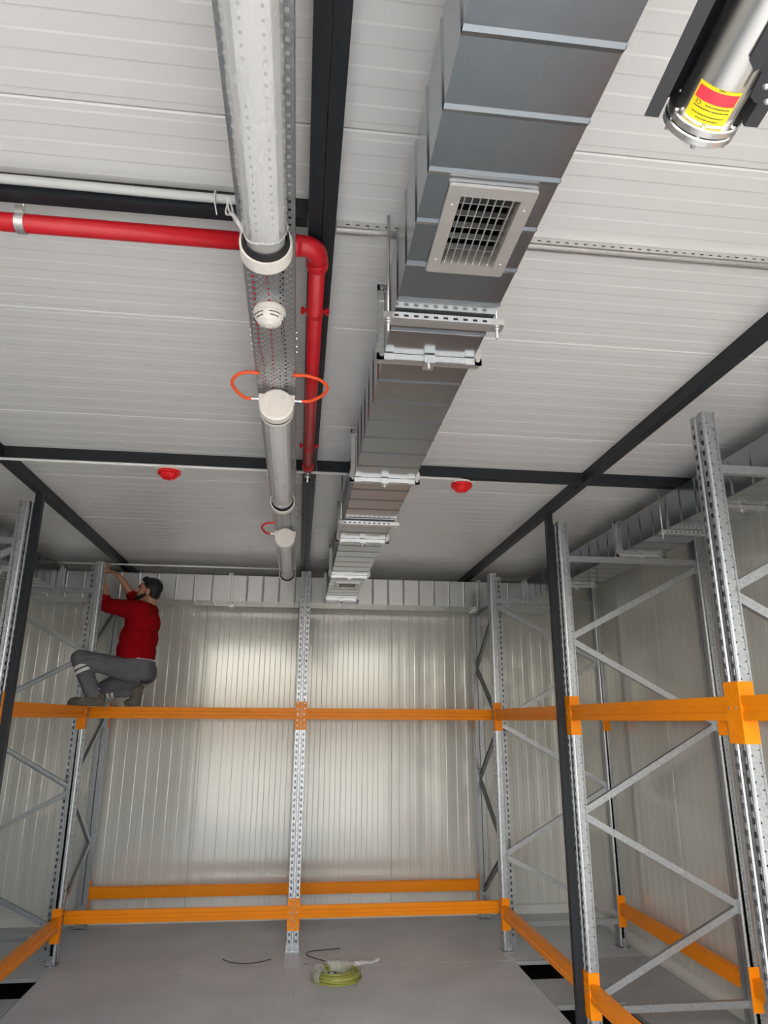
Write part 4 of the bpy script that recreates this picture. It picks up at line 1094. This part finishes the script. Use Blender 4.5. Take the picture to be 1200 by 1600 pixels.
for s in (-1, 1): bd_.caps(hp_(-0.045, s * 0.036, -0.074), hp_(-0.006, s * 0.058, -0.046), 0.022, 0.016); bd_.caps(hp_(-0.006, s * 0.058, -0.046), hp_(0.006, s * 0.068, 0.0), 0.014, 0.009)
bd_.caps(hp_(-0.090, -0.018, -0.044), hp_(-0.090, 0.018, -0.044), 0.007, 0.007)
remesh(bd_, 'beard', 'hair', person, 0.006, 2)
# sweater
s_ = MB()
s_.ell((-1.425, 6.595, 2.69), (0.158, 0.205, 0.155)); s_.ell((-1.440, 6.575, 2.55), (0.172, 0.185, 0.17)); s_.ell((-1.452, 6.565, 2.45), (0.172, 0.180, 0.13))
s_.lathe([(0, 0.150), (0.01, 0.165), (0.10, 0.168), (0.14, 0.15)], (-1.452, 6.565, 2.355), (0.08, 0, 1), 28)
s_.caps(LSH, (-1.60, 6.54, 2.815), 0.092, 0.082); s_.caps((-1.60, 6.54, 2.815), LEL, 0.080, 0.066); s_.caps(LEL, (-1.795, 6.637, 2.925), 0.060, 0.050)
s_.caps(RSH, REL, 0.088, 0.068); s_.caps(REL, (-1.590, 6.772, 2.970), 0.062, 0.054)
s_.caps((-1.40, 6.53, 2.79), (-1.39, 6.66, 2.80), 0.085, 0.085); s_.lathe([(0, 0.085), (0.035, 0.070)], (-1.408, 6.59, 2.83), (0, 0, 1), 20)
remesh(s_, 'sweater', 'sweater', person, 0.009, 7)
MB().lathe([(0, 0.140), (0.02, 0.152), (0.045, 0.158)], (-1.432, 6.565, 2.325), (0.10, 0, 1), 28).build('undershirt_hem', 'shirt', person)
# trousers
tz = MB()
tz.ell(hip + Vector((0.0, 0, 0.01)), (0.142, 0.165, 0.110)); tz.ell((-1.42, 6.56, 2.34), (0.150, 0.165, 0.055)); tz.ell((-1.345, 6.55, 2.235), (0.095, 0.145, 0.090))
tz.caps((-1.43, 6.485, 2.255), LKN, 0.105, 0.072); tz.caps(LKN, (-1.80, 6.395, 2.19), 0.072, 0.072); tz.caps((-1.80, 6.395, 2.19), (-1.742, 6.395, 2.075), 0.070, 0.068)
tz.caps((-1.43, 6.63, 2.23), RKN, 0.100, 0.068); tz.caps(RKN, (-1.53, 6.695, 2.095), 0.066, 0.058)
for (p, q, r) in (((-1.86, 6.33, 2.31), (-1.74, 6.33, 2.34), 0.012), ((-1.55, 6.40, 2.30), (-1.45, 6.42, 2.37), 0.016), ((-1.50, 6.40, 2.21), (-1.36, 6.42, 2.26), 0.014), ((-1.83, 6.335, 2.17), (-1.74, 6.335, 2.12), 0.012)):
    tz.caps(p, q, r, r * 0.6, 8)
trs = remesh(tz, 'trousers', 'trousers', person, 0.009, 6)
def band(p, q, r, w):
    p = Vector(p); q = Vector(q); d = (q - p).normalized()
    MB().lathe([(-w / 2, r - 0.003), (-w / 2, r), (w / 2, r), (w / 2, r - 0.003)], p, d, 28).build('reflective_band', 'band', trs)
kd = (Vector((-1.80, 6.395, 2.19)) - Vector(LKN)).normalized()
for f_ in (0.075, 0.118): band(Vector(LKN) + kd * f_, Vector(LKN) + kd * (f_ + 0.1), 0.0725, 0.026)
kd = (Vector((-1.53, 6.695, 2.095)) - Vector(RKN)).normalized()
for f_ in (0.080, 0.118): band(Vector(RKN) + kd * f_, Vector(RKN) + kd * (f_ + 0.1), 0.0655, 0.022)
# shoes: front shoe flat on the left rack's beam, rear shoe on its toes
ZT = ZM + BH + 0.001
sh = MB()
sole = [(-1.935, 0.0), (-1.915, 0.040), (-1.84, 0.046), (-1.70, 0.042), (-1.635, 0.036), (-1.622, 0.0), (-1.645, -0.034), (-1.72, -0.038), (-1.84, -0.046), (-1.91, -0.040)]
sh.prism(sole, lambda u, v, t_: (u, 6.395 + v, t_), ZT, ZT + 0.030)
sh.ell((-1.860, 6.395, ZT + 0.040), (0.068, 0.042, 0.032)); sh.caps((-1.80, 6.395, ZT + 0.052), (-1.70, 6.395, ZT + 0.070), 0.036, 0.042); sh.ell((-1.672, 6.395, ZT + 0.055), (0.046, 0.038, 0.052))
so = remesh(sh, 'shoe', 'shoe', person, 0.006, 3)
lc = MB()
for k in range(3): lc.tube([(-1.805 + 0.026 * k, 6.395 + 0.036 * math.sin(a), ZT + 0.052 + 0.010 * k + 0.036 * math.cos(a)) for a in [-1.2 + 0.3 * i for i in range(9)]], 0.0045, 6)
lc.build('lace', 'band', so)['kind'] = 'stuff'
MB().lathe([(0, 0.048), (0.05, 0.052)], (-1.722, 6.395, ZT + 0.088), (-0.2, 0, 1), 20).build('sock', 'band', so)
sh = MB()
yb_ = 6.690
sh.caps((-1.505, yb_, ZT + 0.034), (-1.452, yb_, ZT + 0.055), 0.033, 0.038); sh.caps((-1.452, yb_, ZT + 0.055), (-1.432, yb_, ZT + 0.150), 0.040, 0.040); sh.caps((-1.470, yb_, ZT + 0.120), (-1.440, yb_, ZT + 0.165), 0.040, 0.034)
sh.bar((-1.412, yb_, ZT + 0.030), (-1.394, yb_, ZT + 0.185), 0.076, 0.022, (1, 0, 0)); sh.bar((-1.512, yb_, ZT + 0.010), (-1.408, yb_, ZT + 0.020), 0.080, 0.018)
remesh(sh, 'shoe', 'shoe', person, 0.006, 3)
# short black strap end behind the seat
MB().tube(spline([(-1.36, 6.44, 2.165), (-1.32, 6.43, 2.160), (-1.285, 6.43, 2.168), (-1.262, 6.43, 2.182)], 5), 0.008, 8).build('strap_end', 'black', person)
